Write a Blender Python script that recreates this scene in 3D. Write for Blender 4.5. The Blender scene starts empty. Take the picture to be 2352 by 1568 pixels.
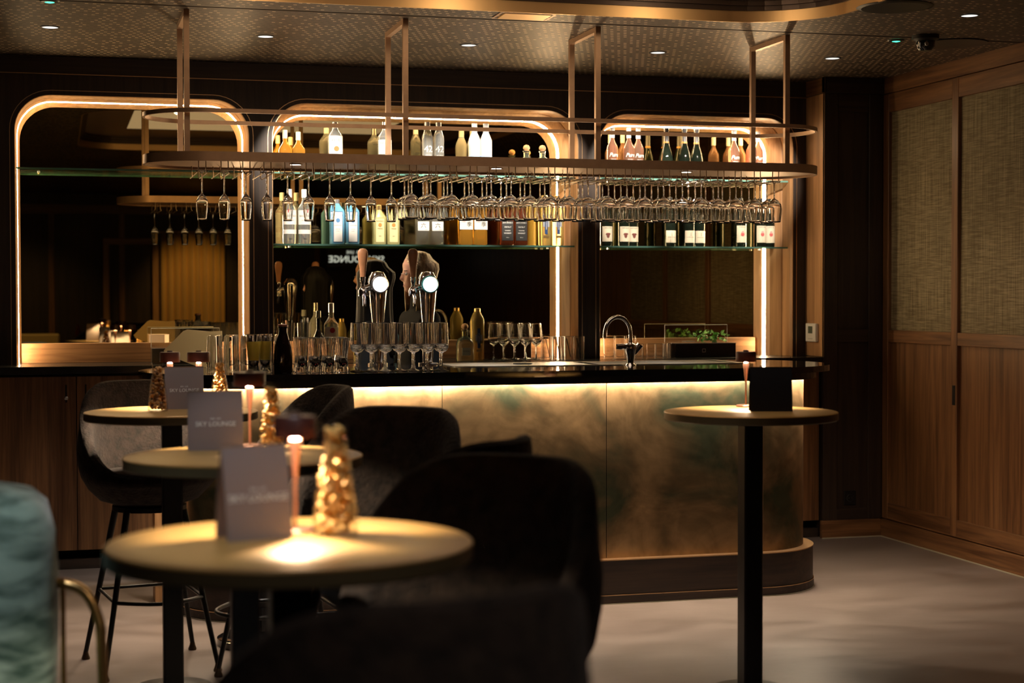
import bpy, math, random
from mathutils import Vector, Matrix
from mathutils.geometry import tessellate_polygon
random.seed(7)
C = bpy.context.scene.collection
PI = math.pi
# ---------------------------------------------------------------- camera, world, exposure
sc = bpy.context.scene
cam_d = bpy.data.cameras.new('camera')
cam = bpy.data.objects.new('camera', cam_d); C.objects.link(cam)
sc.camera = cam
EYE = 1.52
def _axes(yaw, pit, rol):
    cy, sy, cp, sp, cr, sr = math.cos(yaw), math.sin(yaw), math.cos(pit), math.sin(pit), math.cos(rol), math.sin(rol)
    f = Vector((sy*cp, cy*cp, -sp)); r = Vector((cy, -sy, 0)); u = r.cross(f)
    return cr*r+sr*u, -sr*r+cr*u, f
_r, _u, _f = _axes(.266491, .0276724, -.00158344)
cam.matrix_world = Matrix(((_r.x, _u.x, -_f.x, 0), (_r.y, _u.y, -_f.y, 0), (_r.z, _u.z, -_f.z, EYE), (0, 0, 0, 1)))
cam_d.sensor_width = 36
cam_d.lens = 3827.28*36/2352
cam_d.clip_start = .05
cam_d.dof.use_dof = True
cam_d.dof.focus_distance = 8.3
cam_d.dof.aperture_fstop = cam_d.lens/22.0
world = bpy.data.worlds.new('world'); sc.world = world
world.use_nodes = True
world.node_tree.nodes['Background'].inputs[0].default_value = (.55, .6, .8, 1)
world.node_tree.nodes['Background'].inputs[1].default_value = .004
vs = sc.view_settings
vs.view_transform = 'Standard'; vs.look = 'None'; vs.gamma = 1; vs.use_curve_mapping = False
vs.exposure = 1.0
cy = sc.cycles
cy.max_bounces = 14; cy.diffuse_bounces = 3; cy.glossy_bounces = 6; cy.transmission_bounces = 14; cy.transparent_max_bounces = 16
cy.caustics_reflective = False; cy.caustics_refractive = False
cy.sample_clamp_indirect = 4
cy.use_denoising = True
cy.use_adaptive_sampling = True; cy.adaptive_threshold = .02

def light(kind, name, loc, energy, col=(1, .76, .5), target=None, size=.1, spot=60, blend=.6, sy=None):
    l = bpy.data.lights.new(name, kind); l.energy = energy; l.color = col
    if kind == 'SPOT':
        l.spot_size = math.radians(spot); l.spot_blend = blend; l.shadow_soft_size = size
    elif kind == 'AREA':
        l.size = size
        if sy: l.shape = 'RECTANGLE'; l.size_y = sy
    else: l.shadow_soft_size = size
    o = bpy.data.objects.new(name, l); C.objects.link(o); o.location = loc
    d = Vector(target or (loc[0], loc[1], loc[2]-1)) - Vector(loc)
    o.rotation_euler = d.to_track_quat('-Z', 'Y').to_euler()
    return o
WARM = (1, .70, .42)
# added ceiling spots for the shelf bottles, not housed in the downlights
for i, x in enumerate((-.02, 1.06, 2.155, 3.24, 4.28)):
    pass
for x in (1.42, 1.92, 2.42, 2.86, 3.46, 3.88, 4.24):
    light('SPOT', 'shelf_spot', (x, 8.76, 2.85), 88, (1, .86, .70), (x, 9.86, 2.22), .01, 34, .45)
# rack downlights shining on the glasses and the bar top
for x in (1.136, 2.155, 3.181):
    light('SPOT', 'rack_spot', (x, 8.19, 2.145), 50, (1, .93, .84), None, .02, 110, .8)
# room spots, mostly in the ceiling out of frame, over floor, tables and the panelled wall
light('SPOT', 'floor_spot', (1.9, 5.1, 2.84), 100, (1, .82, .74), (1.85, 5.2, 0), .04, 46, 1.0)
light('SPOT', 'floor_spot', (3.6, 6.6, 2.84), 4, (1, .78, .62), (3.8, 7.6, 0), .04, 70, 1.0)
light('SPOT', 'floor_spot', (-.5, 7.7, 2.84), 40, (1, .80, .70), (-.35, 7.6, 0), .04, 46, 1.0)
light('SPOT', 'face_fill_spot', (1.3, 7.7, 2.84), 60, (1, .88, .78), (1.98, 9.33, 1.66), .03, 9, .5)  # added narrow spot to brighten the blonde woman's head, no fitting there
light('SPOT', 'wall_spot', (3.9, 7.2, 2.84), 9, (1, .62, .32), (5.0, 8.2, .5), .04, 70, 1.0)
light('SPOT', 'wall_spot', (3.2, 8.9, 2.4), 3, (1, .70, .42), (4.6, 9.6, 1.9), .04, 80, 1.0)
light('AREA', 'coffer_glow', (1.7, 6.0, 2.975), 5, (1, .76, .54), None, 2.2, sy=1.6)
for x in (.9, 1.9, 2.9):
    light('POINT', 'coffer_lamp', (x, 7.15, 2.93), 1.1, (1, .74, .46), size=.03)
# added ceiling fill above the rack, and accent spots over the high tables
light('AREA', 'ceiling_fill', (2.1, 8.24, 2.19), 3.5, (1, .74, .50), (2.1, 8.24, 3), 3.0, sy=.3)
for x, y, e in ((.403, 2.998, 36), (.498, 4.662, 30), (.422, 6.53, 15), (2.552, 5.89, 7)):
    light('SPOT', 'table_spot', (x-.22, y-.50, 2.84), e, (.92, .95, 1), (x-.02, y-.02, 1.1), .02, 20, .5)
# nearest-stool fill and chair spot; spots over the lounge behind the camera, seen in the mirrors
light('SPOT', 'lounge_spot', (.9, .7, 2.84), 16, (1, .84, .74), (.6, 2.1, .9), .05, 55, 1.0)  # added to lift the dark stool nearest the camera
light('SPOT', 'lounge_spot', (1.75, -1.0, 2.84), 70, (1, .66, .3), (1.8, -2.5, 1.2), .04, 60, .8)
light('SPOT', 'lounge_spot', (-.6, -.4, 2.84), 40, (1, .66, .3), (-.5, -2.0, .9), .04, 75, .9)
light('SPOT', 'teal_chair_spot', (-.5, 2.6, 2.84), 42, (.95, .97, 1), (-.15, 3.9, .9), .05, 40, .9)

# ---------------------------------------------------------------- materials
def nodes(m): return m.node_tree.nodes, m.node_tree.links
def mat(name, col, rough=.5, metal=0, spec=.5, noise=0, nscale=8, bump=0, bscale=60, trans=0, ior=1.45, emit=None, es=0, coat=0, sheen=0):
    m = bpy.data.materials.new(name); m.use_nodes = True
    N, L = nodes(m); b = N['Principled BSDF']
    b.inputs['Base Color'].default_value = (*col, 1)
    b.inputs['Roughness'].default_value = rough
    b.inputs['Metallic'].default_value = metal
    b.inputs['Specular IOR Level'].default_value = spec
    b.inputs['IOR'].default_value = ior
    b.inputs['Transmission Weight'].default_value = trans
    b.inputs['Coat Weight'].default_value = coat
    b.inputs['Sheen Weight'].default_value = sheen
    if emit:
        b.inputs['Emission Color'].default_value = (*emit, 1); b.inputs['Emission Strength'].default_value = es
    if noise or bump:
        tc = N.new('ShaderNodeTexCoord')
    if noise:
        n = N.new('ShaderNodeTexNoise'); n.inputs['Scale'].default_value = nscale; n.inputs['Detail'].default_value = 4
        L.new(tc.outputs['Object'], n.inputs['Vector'])
        r = N.new('ShaderNodeValToRGB')
        r.color_ramp.elements[0].position = .3; r.color_ramp.elements[1].position = .7
        r.color_ramp.elements[0].color = (*[c*(1-noise) for c in col], 1)
        r.color_ramp.elements[1].color = (*[min(1, c*(1+noise)) for c in col], 1)
        L.new(n.outputs['Fac'], r.inputs['Fac']); L.new(r.outputs['Color'], b.inputs['Base Color'])
    if bump:
        n2 = N.new('ShaderNodeTexNoise'); n2.inputs['Scale'].default_value = bscale; n2.inputs['Detail'].default_value = 3
        L.new(tc.outputs['Object'], n2.inputs['Vector'])
        bp = N.new('ShaderNodeBump'); bp.inputs['Strength'].default_value = bump; bp.inputs['Distance'].default_value = .01
        L.new(n2.outputs['Fac'], bp.inputs['Height']); L.new(bp.outputs['Normal'], b.inputs['Normal'])
    return m
def wood(name, c1, c2, axis, rough=.42, sc_=26):
    m = mat(name, c1, rough); N, L = nodes(m); b = N['Principled BSDF']
    tc = N.new('ShaderNodeTexCoord'); mp = N.new('ShaderNodeMapping')
    s = [sc_, sc_, sc_]; s['xyz'.index(axis)] = sc_*.045
    mp.inputs['Scale'].default_value = s
    L.new(tc.outputs['Object'], mp.inputs['Vector'])
    n = N.new('ShaderNodeTexNoise'); n.inputs['Scale'].default_value = 1; n.inputs['Detail'].default_value = 5; n.inputs['Distortion'].default_value = .8
    L.new(mp.outputs['Vector'], n.inputs['Vector'])
    n3 = N.new('ShaderNodeTexNoise'); n3.inputs['Scale'].default_value = 5; n3.inputs['Detail'].default_value = 3
    L.new(mp.outputs['Vector'], n3.inputs['Vector'])
    mx = N.new('ShaderNodeMath'); mx.operation = 'ADD'; mu = N.new('ShaderNodeMath'); mu.operation = 'MULTIPLY'; mu.inputs[1].default_value = .35
    L.new(n3.outputs['Fac'], mu.inputs[0]); L.new(n.outputs['Fac'], mx.inputs[0]); L.new(mu.outputs[0], mx.inputs[1])
    r = N.new('ShaderNodeValToRGB'); r.color_ramp.elements[0].position = .48; r.color_ramp.elements[1].position = .85
    r.color_ramp.elements[0].color = (*c2, 1); r.color_ramp.elements[1].color = (*c1, 1)
    L.new(mx.outputs[0], r.inputs['Fac']); L.new(r.outputs['Color'], b.inputs['Base Color'])
    bp = N.new('ShaderNodeBump'); bp.inputs['Strength'].default_value = .15; bp.inputs['Distance'].default_value = .004
    L.new(mx.outputs[0], bp.inputs['Height']); L.new(bp.outputs['Normal'], b.inputs['Normal'])
    return m
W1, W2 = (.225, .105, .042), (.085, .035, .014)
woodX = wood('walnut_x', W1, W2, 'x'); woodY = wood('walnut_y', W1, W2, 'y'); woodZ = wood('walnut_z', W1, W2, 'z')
D1, D2 = (.040, .023, .015), (.016, .010, .008)  # walnut with the dimness of the unlit back wall put into its colour
darkX = wood('shaded_walnut_x', D1, D2, 'x', .5); darkZ = wood('shaded_walnut_z', D1, D2, 'z', .5)
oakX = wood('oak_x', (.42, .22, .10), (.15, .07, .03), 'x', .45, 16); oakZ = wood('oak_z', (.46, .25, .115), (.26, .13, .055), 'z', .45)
brass = mat('brushed_bronze', (.52, .335, .21), .42, .6, noise=.06, nscale=30)
brass_thin = mat('bronze_inlay', (.70, .46, .26), .35, 1)
gold = mat('satin_gold', (.78, .50, .20), .25, 1)
copper = mat('copper_lacquer', (.80, .40, .28), .3, .8)
steel = mat('steel', (.62, .62, .62), .28, 1)
chrome = mat('chrome', (.85, .85, .87), .06, 1)
black = mat('black_lacquer', (.008, .008, .009), .35)
blackmetal = mat('black_metal', (.012, .011, .010), .42, .3)
stone = mat('black_gloss_stone', (.006, .006, .007), .045, 0, .9)
stone2 = mat('black_satin_stone', (.012, .012, .013), .22)
led = mat('led_strip', (1, .8, .6), .5, emit=(1, .70, .38), es=60)
led_bar = mat('led_bar', (1, .8, .6), .5, emit=(1, .79, .56), es=290)
lampglow = mat('lamp_diffuser', (1, .8, .6), .5, emit=(1, .80, .56), es=22)
dl_on = mat('downlight_lit', (1, 1, 1), .5, emit=(1, .93, .82), es=9)
dl_dim = mat('downlight_dim', (.6, .6, .6), .5, emit=(.9, .9, .86), es=.55)
green_led = mat('green_led', (.05, .8, .4), .5, emit=(.05, 1, .45), es=2)
glass = mat('clear_glass', (1, 1, 1), 0, trans=1, ior=1.48)
def thin(name, col=(1, 1, 1), refl=.10, edge=.55):
    m = bpy.data.materials.new(name); m.use_nodes = True; N, L = nodes(m)
    N.remove(N['Principled BSDF']); o = N['Material Output']
    t = N.new('ShaderNodeBsdfTransparent'); t.inputs[0].default_value = (*col, 1)
    g = N.new('ShaderNodeBsdfGlossy'); g.inputs['Roughness'].default_value = .02
    lw = N.new('ShaderNodeLayerWeight'); lw.inputs[0].default_value = .25
    r = N.new('ShaderNodeMapRange'); r.inputs['To Min'].default_value = refl; r.inputs['To Max'].default_value = edge
    L.new(lw.outputs['Fresnel'], r.inputs['Value'])
    mx = N.new('ShaderNodeMixShader'); L.new(r.outputs[0], mx.inputs[0]); L.new(t.outputs[0], mx.inputs[1]); L.new(g.outputs[0], mx.inputs[2])
    L.new(mx.outputs[0], o.inputs[0]); return m
pane = thin('thin_pane', (.88, .95, .93), .06, .5)
pane_edge = mat('pane_edge', (.16, .36, .30), .08, trans=.3, ior=1.45)
acrylic = thin('clear_acrylic', (.93, .93, .93), .05, .45)
def mirror_mat():
    m = bpy.data.materials.new('smoked_mirror'); m.use_nodes = True; N, L = nodes(m); b = N['Principled BSDF']
    b.inputs['Base Color'].default_value = (.34, .29, .17, 1); b.inputs['Metallic'].default_value = 1; b.inputs['Roughness'].default_value = .0
    return m
mirror = mirror_mat()
fabric = mat('brown_chenille', (.024, .0155, .011), .9, noise=.6, nscale=30, bump=.6, bscale=90, sheen=.04)
def velvet_mat():
    m = mat('teal_velvet', (.20, .34, .27), .75, sheen=.3); N, L = nodes(m); b = N['Principled BSDF']
    tc = N.new('ShaderNodeTexCoord'); mp = N.new('ShaderNodeMapping'); mp.inputs['Scale'].default_value = (3, 3, 11)
    L.new(tc.outputs['Object'], mp.inputs['Vector'])
    n = N.new('ShaderNodeTexNoise'); n.inputs['Scale'].default_value = 1.6; n.inputs['Detail'].default_value = 5; n.inputs['Distortion'].default_value = .5
    L.new(mp.outputs['Vector'], n.inputs['Vector'])
    r = N.new('ShaderNodeValToRGB'); r.color_ramp.elements[0].position = .42; r.color_ramp.elements[1].position = .62
    r.color_ramp.elements[0].color = (.030, .075, .055, 1); r.color_ramp.elements[1].color = (.31, .45, .38, 1)  # highlights and shade of the velvet folds painted into the colour
    L.new(n.outputs['Fac'], r.inputs['Fac']); L.new(r.outputs['Color'], b.inputs['Base Color'])
    return m
velvet = velvet_mat()
def floor_mat():
    m = mat('resin_floor', (.2, .15, .13), .34); N, L = nodes(m); b = N['Principled BSDF']
    tc = N.new('ShaderNodeTexCoord'); mp = N.new('ShaderNodeMapping'); mp.inputs['Scale'].default_value = (1, 1.7, 1); mp.inputs['Rotation'].default_value = (0, 0, .4)
    L.new(tc.outputs['Object'], mp.inputs['Vector'])
    n = N.new('ShaderNodeTexNoise'); n.inputs['Scale'].default_value = 1.5; n.inputs['Detail'].default_value = 6; n.inputs['Distortion'].default_value = 1.6
    L.new(mp.outputs['Vector'], n.inputs['Vector'])
    r = N.new('ShaderNodeValToRGB'); r.color_ramp.elements[0].position = .3; r.color_ramp.elements[1].position = .75
    r.color_ramp.elements[0].color = (.135, .105, .092, 1); r.color_ramp.elements[1].color = (.22, .178, .162, 1)
    L.new(n.outputs['Fac'], r.inputs['Fac']); L.new(r.outputs['Color'], b.inputs['Base Color'])
    r2 = N.new('ShaderNodeMapRange'); r2.inputs['To Min'].default_value = .28; r2.inputs['To Max'].default_value = .48
    L.new(n.outputs['Fac'], r2.inputs['Value']); L.new(r2.outputs[0], b.inputs['Roughness'])
    n2 = N.new('ShaderNodeTexNoise'); n2.inputs['Scale'].default_value = 6; L.new(mp.outputs['Vector'], n2.inputs['Vector'])
    bp = N.new('ShaderNodeBump'); bp.inputs['Strength'].default_value = .12; bp.inputs['Distance'].default_value = .01
    L.new(n2.outputs['Fac'], bp.inputs['Height']); L.new(bp.outputs['Normal'], b.inputs['Normal'])
    return m
def ceiling_mat():
    m = mat('perforated_ceiling', (.1, .07, .05), .5, .35); N, L = nodes(m); b = N['Principled BSDF']
    def M(op, a, bb=None):
        q = N.new('ShaderNodeMath'); q.operation = op
        for k, v in enumerate((a, bb)):
            if v is None: continue
            if isinstance(v, (int, float)): q.inputs[k].default_value = v
            else: L.new(v, q.inputs[k])
        return q.outputs[0]
    tc = N.new('ShaderNodeTexCoord'); sp = N.new('ShaderNodeSeparateXYZ'); L.new(tc.outputs['Object'], sp.inputs[0])
    v = M('MULTIPLY', sp.outputs[1], 1/.052); row = M('FLOOR', v)
    off = M('MULTIPLY', M('MODULO', row, 2.0), .5)
    u = M('ADD', M('MULTIPLY', sp.outputs[0], 1/.036), off)
    fu = M('FRACT', u); fv = M('FRACT', v)
    hole = M('MULTIPLY', M('LESS_THAN', M('ABSOLUTE', M('SUBTRACT', fu, .5)), .22), M('LESS_THAN', M('ABSOLUTE', M('SUBTRACT', fv, .5)), .10))
    cmb = N.new('ShaderNodeCombineXYZ'); L.new(M('FLOOR', u), cmb.inputs[0]); L.new(row, cmb.inputs[1])
    wn = N.new('ShaderNodeTexWhiteNoise'); wn.noise_dimensions = '2D'; L.new(cmb.outputs[0], wn.inputs[0])
    big = N.new('ShaderNodeTexNoise'); big.inputs['Scale'].default_value = 1.3; L.new(tc.outputs['Object'], big.inputs['Vector'])
    hs = N.new('ShaderNodeMixRGB'); L.new(M('GREATER_THAN', M('ADD', wn.outputs['Value'], M('MULTIPLY', big.outputs['Fac'], 1.2)), .95), hs.inputs[0])
    hs.inputs[1].default_value = (.012, .01, .009, 1); hs.inputs[2].default_value = (.78, .60, .38, 1)
    mx = N.new('ShaderNodeMixRGB'); L.new(hole, mx.inputs[0]); mx.inputs[1].default_value = (.085, .06, .045, 1); L.new(hs.outputs[0], mx.inputs[2])
    L.new(mx.outputs[0], b.inputs['Base Color'])
    return m
def grass_mat():
    m = mat('grasscloth', (.2, .16, .09), .8); N, L = nodes(m); b = N['Principled BSDF']
    tc = N.new('ShaderNodeTexCoord'); mp = N.new('ShaderNodeMapping'); mp.inputs['Scale'].default_value = (160, 160, 3)
    L.new(tc.outputs['Object'], mp.inputs['Vector'])
    n = N.new('ShaderNodeTexNoise'); n.inputs['Scale'].default_value = 1; n.inputs['Detail'].default_value = 3; L.new(mp.outputs['Vector'], n.inputs['Vector'])
    mp2 = N.new('ShaderNodeMapping'); mp2.inputs['Scale'].default_value = (9, 9, 260); L.new(tc.outputs['Object'], mp2.inputs['Vector'])
    n2 = N.new('ShaderNodeTexNoise'); n2.inputs['Scale'].default_value = 1; L.new(mp2.outputs['Vector'], n2.inputs['Vector'])
    a = N.new('ShaderNodeMath'); a.operation = 'ADD'; L.new(n.outputs['Fac'], a.inputs[0]); L.new(n2.outputs['Fac'], a.inputs[1])
    r = N.new('ShaderNodeValToRGB'); r.color_ramp.elements[0].position = .8; r.color_ramp.elements[1].position = 1.0
    r.color_ramp.elements[0].position = .42; r.color_ramp.elements[1].position = .62
    h = N.new('ShaderNodeMath'); h.operation = 'MULTIPLY'; h.inputs[1].default_value = .5; L.new(a.outputs[0], h.inputs[0])
    r.color_ramp.elements[0].color = (.10, .075, .035, 1); r.color_ramp.elements[1].color = (.27, .22, .13, 1)
    L.new(h.outputs[0], r.inputs['Fac']); L.new(r.outputs['Color'], b.inputs['Base Color'])
    bp = N.new('ShaderNodeBump'); bp.inputs['Strength'].default_value = .4; bp.inputs['Distance'].default_value = .002
    L.new(h.outputs[0], bp.inputs['Height']); L.new(bp.outputs['Normal'], b.inputs['Normal'])
    return m
def patina_mat():
    m = mat('patinated_brass', (.5, .33, .14), .38, .85); N, L = nodes(m); b = N['Principled BSDF']
    tc = N.new('ShaderNodeTexCoord')
    n0 = N.new('ShaderNodeTexNoise'); n0.inputs['Scale'].default_value = 2.6; n0.inputs['Detail'].default_value = 6; n0.inputs['Distortion'].default_value = .5
    L.new(tc.outputs['Object'], n0.inputs['Vector'])
    r = N.new('ShaderNodeValToRGB'); e = r.color_ramp.elements
    e[0].position = .36; e[0].color = (.075, .085, .05, 1); e[1].position = .64; e[1].color = (.44, .285, .145, 1)
    k = r.color_ramp.elements.new(.5); k.color = (.23, .155, .08, 1)
    L.new(n0.outputs['Fac'], r.inputs['Fac'])
    n1 = N.new('ShaderNodeTexNoise'); n1.inputs['Scale'].default_value = 3; n1.inputs['Detail'].default_value = 8; n1.inputs['Distortion'].default_value = 5
    L.new(tc.outputs['Object'], n1.inputs['Vector'])
    mx = N.new('ShaderNodeMixRGB'); mx.blend_type = 'MULTIPLY'; mx.inputs[0].default_value = .5
    r2 = N.new('ShaderNodeValToRGB'); r2.color_ramp.elements[0].position = .35; r2.color_ramp.elements[1].position = .6; r2.color_ramp.elements[0].color = (.55, .55, .55, 1)
    L.new(n1.outputs['Fac'], r2.inputs['Fac']); L.new(r.outputs[0], mx.inputs[1]); L.new(r2.outputs[0], mx.inputs[2])
    L.new(mx.outputs[0], b.inputs['Base Color'])
    r3 = N.new('ShaderNodeMapRange'); r3.inputs['To Min'].default_value = .34; r3.inputs['To Max'].default_value = .55
    L.new(n1.outputs['Fac'], r3.inputs['Value']); L.new(r3.outputs[0], b.inputs['Roughness'])
    return m
floorm, ceilm, grass, patina = floor_mat(), ceiling_mat(), grass_mat(), patina_mat()

# ---------------------------------------------------------------- mesh helpers
class MB:
    def __init__(s): s.v = []; s.f = []
    def add(s, vs_, fs):
        k = len(s.v); s.v += [tuple(p) for p in vs_]; s.f += [tuple(i+k for i in f) for f in fs]; return s
    def box(s, x0, x1, y0, y1, z0, z1, b=0):
        if b <= 0:
            v = [(x, y, z) for z in (z0, z1) for y in (y0, y1) for x in (x0, x1)]
            return s.add(v, [(0, 2, 3, 1), (4, 5, 7, 6), (0, 1, 5, 4), (2, 6, 7, 3), (0, 4, 6, 2), (1, 3, 7, 5)])
        b = min(b, (x1-x0)/2.01, (y1-y0)/2.01, (z1-z0)/2.01)
        xs, ys, zs = (x0, x1), (y0, y1), (z0, z1); v = []; idx = {}
        for i in (0, 1):
            for j in (0, 1):
                for k in (0, 1):
                    X, Y, Z = xs[i], ys[j], zs[k]; dx, dy, dz = (b, -b)[i], (b, -b)[j], (b, -b)[k]
                    idx[(i, j, k)] = len(v); v += [(X, Y+dy, Z+dz), (X+dx, Y, Z+dz), (X+dx, Y+dy, Z)]
        f = []
        I = lambda i, j, k, a: idx[(i, j, k)]+a
        for i in (0, 1):
            q = [I(i, 0, 0, 0), I(i, 1, 0, 0), I(i, 1, 1, 0), I(i, 0, 1, 0)]; f.append(q if i else q[::-1])
            q = [I(0, i, 0, 1), I(1, i, 0, 1), I(1, i, 1, 1), I(0, i, 1, 1)]; f.append(q[::-1] if i else q)
            q = [I(0, 0, i, 2), I(1, 0, i, 2), I(1, 1, i, 2), I(0, 1, i, 2)]; f.append(q if i else q[::-1])
        for j in (0, 1):
            for k in (0, 1):
                f.append((I(0, j, k, 1), I(1, j, k, 1), I(1, j, k, 2), I(0, j, k, 2)))
                f.append((I(j, 0, k, 0), I(j, 1, k, 0), I(j, 1, k, 2), I(j, 0, k, 2)))
                f.append((I(j, k, 0, 0), I(j, k, 1, 0), I(j, k, 1, 1), I(j, k, 0, 1)))
                for i in (0, 1): pass
        for c in idx.values(): f.append((c, c+1, c+2))
        return s.add(v, f)
    def lathe(s, prof, n=20, cx=0, cy=0, z=0, sq=None, ax='z'):
        """prof: (r, z) list; sq=(exponent, wx, wy) gives a rounded-square section"""
        v = []; f = []; rings = []
        for r, h in prof:
            if r <= 1e-6:
                rings.append([len(v)]); v.append((cx, cy, z+h)); continue
            k = []
            for i in range(n):
                a = 2*PI*(i+.5)/n; c, q = math.cos(a), math.sin(a)
                if sq and r > sq[3]:
                    e = sq[0]; d = (abs(c)**e+abs(q)**e)**(-1/e); c, q = c*d*sq[1], q*d*sq[2]
                k.append(len(v)); v.append((cx+r*c, cy+r*q, z+h))
            rings.append(k)
        for a, b in zip(rings, rings[1:]):
            if len(a) == 1 and len(b) == 1: continue
            for i in range(n):
                j = (i+1) % n
                if len(a) == 1: f.append((a[0], b[j], b[i]))
                elif len(b) == 1: f.append((a[i], a[j], b[0]))
                else: f.append((a[i], a[j], b[j], b[i]))
        if ax == 'y': v = [(x, -(zz), y) for x, y, zz in v]
        if ax == 'x': v = [(zz, y, -x) for x, y, zz in v]
        return s.add(v, f)
    def cyl(s, r, z0, z1, n=20, cx=0, cy=0):
        return s.lathe([(0, z0), (r, z0), (r, z1), (0, z1)], n, cx, cy)
    def tube(s, pts, r, n=8, closed=False):
        P = [Vector(p) for p in pts]; m = len(P); rr = r if isinstance(r, (list, tuple)) else [r]*m
        v = []; f = []; up = None
        for i in range(m):
            a = P[i-1] if (i or closed) else P[0]; b = P[(i+1) % m] if (i < m-1 or closed) else P[-1]
            t = (b-a).normalized()
            if up is None: up = t.orthogonal().normalized()
            up = (up - t*up.dot(t)).normalized(); w = t.cross(up)
            for k in range(n):
                q = 2*PI*k/n; v.append(P[i]+(up*math.cos(q)+w*math.sin(q))*rr[i])
        for i in range(m if closed else m-1):
            j = (i+1) % m
            for k in range(n):
                l = (k+1) % n; f.append((i*n+k, i*n+l, j*n+l, j*n+k))
        if not closed:
            f.append(tuple(range(n))[::-1]); f.append(tuple(range((m-1)*n, m*n)))
        return s.add(v, f)
    def ribbon(s, loopA, loopB, closed=False):
        n = len(loopA); f = []
        for i in range(n if closed else n-1):
            j = (i+1) % n; f.append((i, j, n+j, n+i))
        return s.add(list(loopA)+list(loopB), f)
    def prism(s, pts, z0, z1):
        n = len(pts); v = [(x, y, z0) for x, y in pts]+[(x, y, z1) for x, y in pts]
        f = [tuple(range(n))[::-1], tuple(range(n, 2*n))]+[(i, (i+1) % n, n+(i+1) % n, n+i) for i in range(n)]
        return s.add(v, f)
    def build(s, name, m, parent=None, smooth=False, loc=None, **kw):
        me = bpy.data.meshes.new(name); me.from_pydata([tuple(p) for p in s.v], [], s.f); me.update()
        if m: me.materials.append(m)
        if smooth:
            me.polygons.foreach_set('use_smooth', [True]*len(me.polygons))
            try: me.set_sharp_from_angle(angle=math.radians(38))
            except Exception: pass
        o = bpy.data.objects.new(name, me); C.objects.link(o)
        if parent: o.parent = parent
        if loc: o.location = loc
        for k, val in kw.items(): o[k] = val
        return o
def tag(o, label, cat, group=None, kind=None):
    if label: o['label'] = label
    if cat: o['category'] = cat
    if group: o['group'] = group
    if kind: o['kind'] = kind
    return o
def thing(name, label, cat, loc=(0, 0, 0), rz=0, group=None):
    o = bpy.data.objects.new(name, None); C.objects.link(o); o.empty_display_size = .05
    o.location = loc; o.rotation_euler = (0, 0, rz)
    return tag(o, label, cat, group)
def struct(o): o['kind'] = 'structure'; return o
KIDS = {}
def dup(root, loc, rz=0, label=None, group=None):
    def cp(o, par):
        c = o.copy(); C.objects.link(c)
        if par: c.parent = par
        for ch in o.children: cp(ch, c)
        return c
    r = cp(root, None); r.location = loc; r.rotation_euler = (0, 0, rz)
    if label: r['label'] = label
    if group: r['group'] = group
    return r
def text(s, size, m, parent, loc, bend=None, name='lettering', rz=0, sx=1):
    """flat print on -Y face (reads from -Y). bend=radius wraps it round a bottle"""
    cu = bpy.data.curves.new('t', 'FONT'); cu.body = s; cu.size = size; cu.align_x = 'CENTER'; cu.align_y = 'CENTER'; cu.resolution_u = 2; cu.shear = .35 if s == 'Pure' else 0; cu.offset = size*.02 if s == 'Pure' else 0
    t = bpy.data.objects.new('t', cu); C.objects.link(t)
    me = bpy.data.meshes.new_from_object(t); bpy.data.objects.remove(t); bpy.data.curves.remove(cu)
    for v in me.vertices:
        x, y = v.co.x*sx, v.co.y
        if bend:
            a = x/bend; v.co = (bend*math.sin(a), -bend*math.cos(a)+bend, y)
        else: v.co = (x, 0, y)
    me.materials.clear(); me.materials.append(m)
    o = bpy.data.objects.new(name, me); C.objects.link(o); o.parent = parent; o.location = loc; o.rotation_euler = (0, 0, rz)
    return o
ORD = ['first', 'second', 'third', 'fourth', 'fifth', 'sixth', 'seventh', 'eighth', 'ninth', 'tenth', 'eleventh', 'twelfth', 'thirteenth', 'fourteenth', 'fifteenth', 'sixteenth', 'seventeenth', 'eighteenth', 'nineteenth', 'twentieth']

# ---------------------------------------------------------------- room shell
CEIL = 2.87; WY = 9.76; MY = 10.05; RX = 5.01; BW = -2.6; LX = -2.6
struct(MB().box(LX, RX+.2, BW, 10.6, -.1, 0).build('floor', floorm))
def rrect(x0, x1, y0, y1, r, n=8):
    out = []
    for cx, cy_, a0 in ((x1-r, y1-r, 0), (x0+r, y1-r, PI/2), (x0+r, y0+r, PI), (x1-r, y0+r, 1.5*PI)):
        for i in range(n+1):
            a = a0+PI/2*i/n; out.append((cx+r*math.cos(a), cy_+r*math.sin(a)))
    return out
def holed(outer, holes, to3):
    loops = [[Vector((x, y, 0)) for x, y in outer]]+[[Vector((x, y, 0)) for x, y in h] for h in holes]
    tri = tessellate_polygon(loops); flat = [p for l in loops for p in l]
    return [to3(p.x, p.y) for p in flat], [tuple(t) for t in tri]
CX0, CX1, CY0, CY1, CR = .2, 3.66, 4.3, 7.68, .45
m_ = MB()
v, f = holed([(LX, BW), (RX+.2, BW), (RX+.2, 7.925), (LX, 7.925)], [rrect(CX0, CX1, CY0, CY1, CR)], lambda x, y: (x, y, CEIL))
m_.add(v, f); m_.box(LX, RX+.2, 7.945, 10.6, CEIL, CEIL+.02); m_.box(LX, RX+.2, 7.91, 7.96, CEIL+.02, CEIL+.03)
ceiling = struct(m_.build('ceiling', ceilm))
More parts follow.
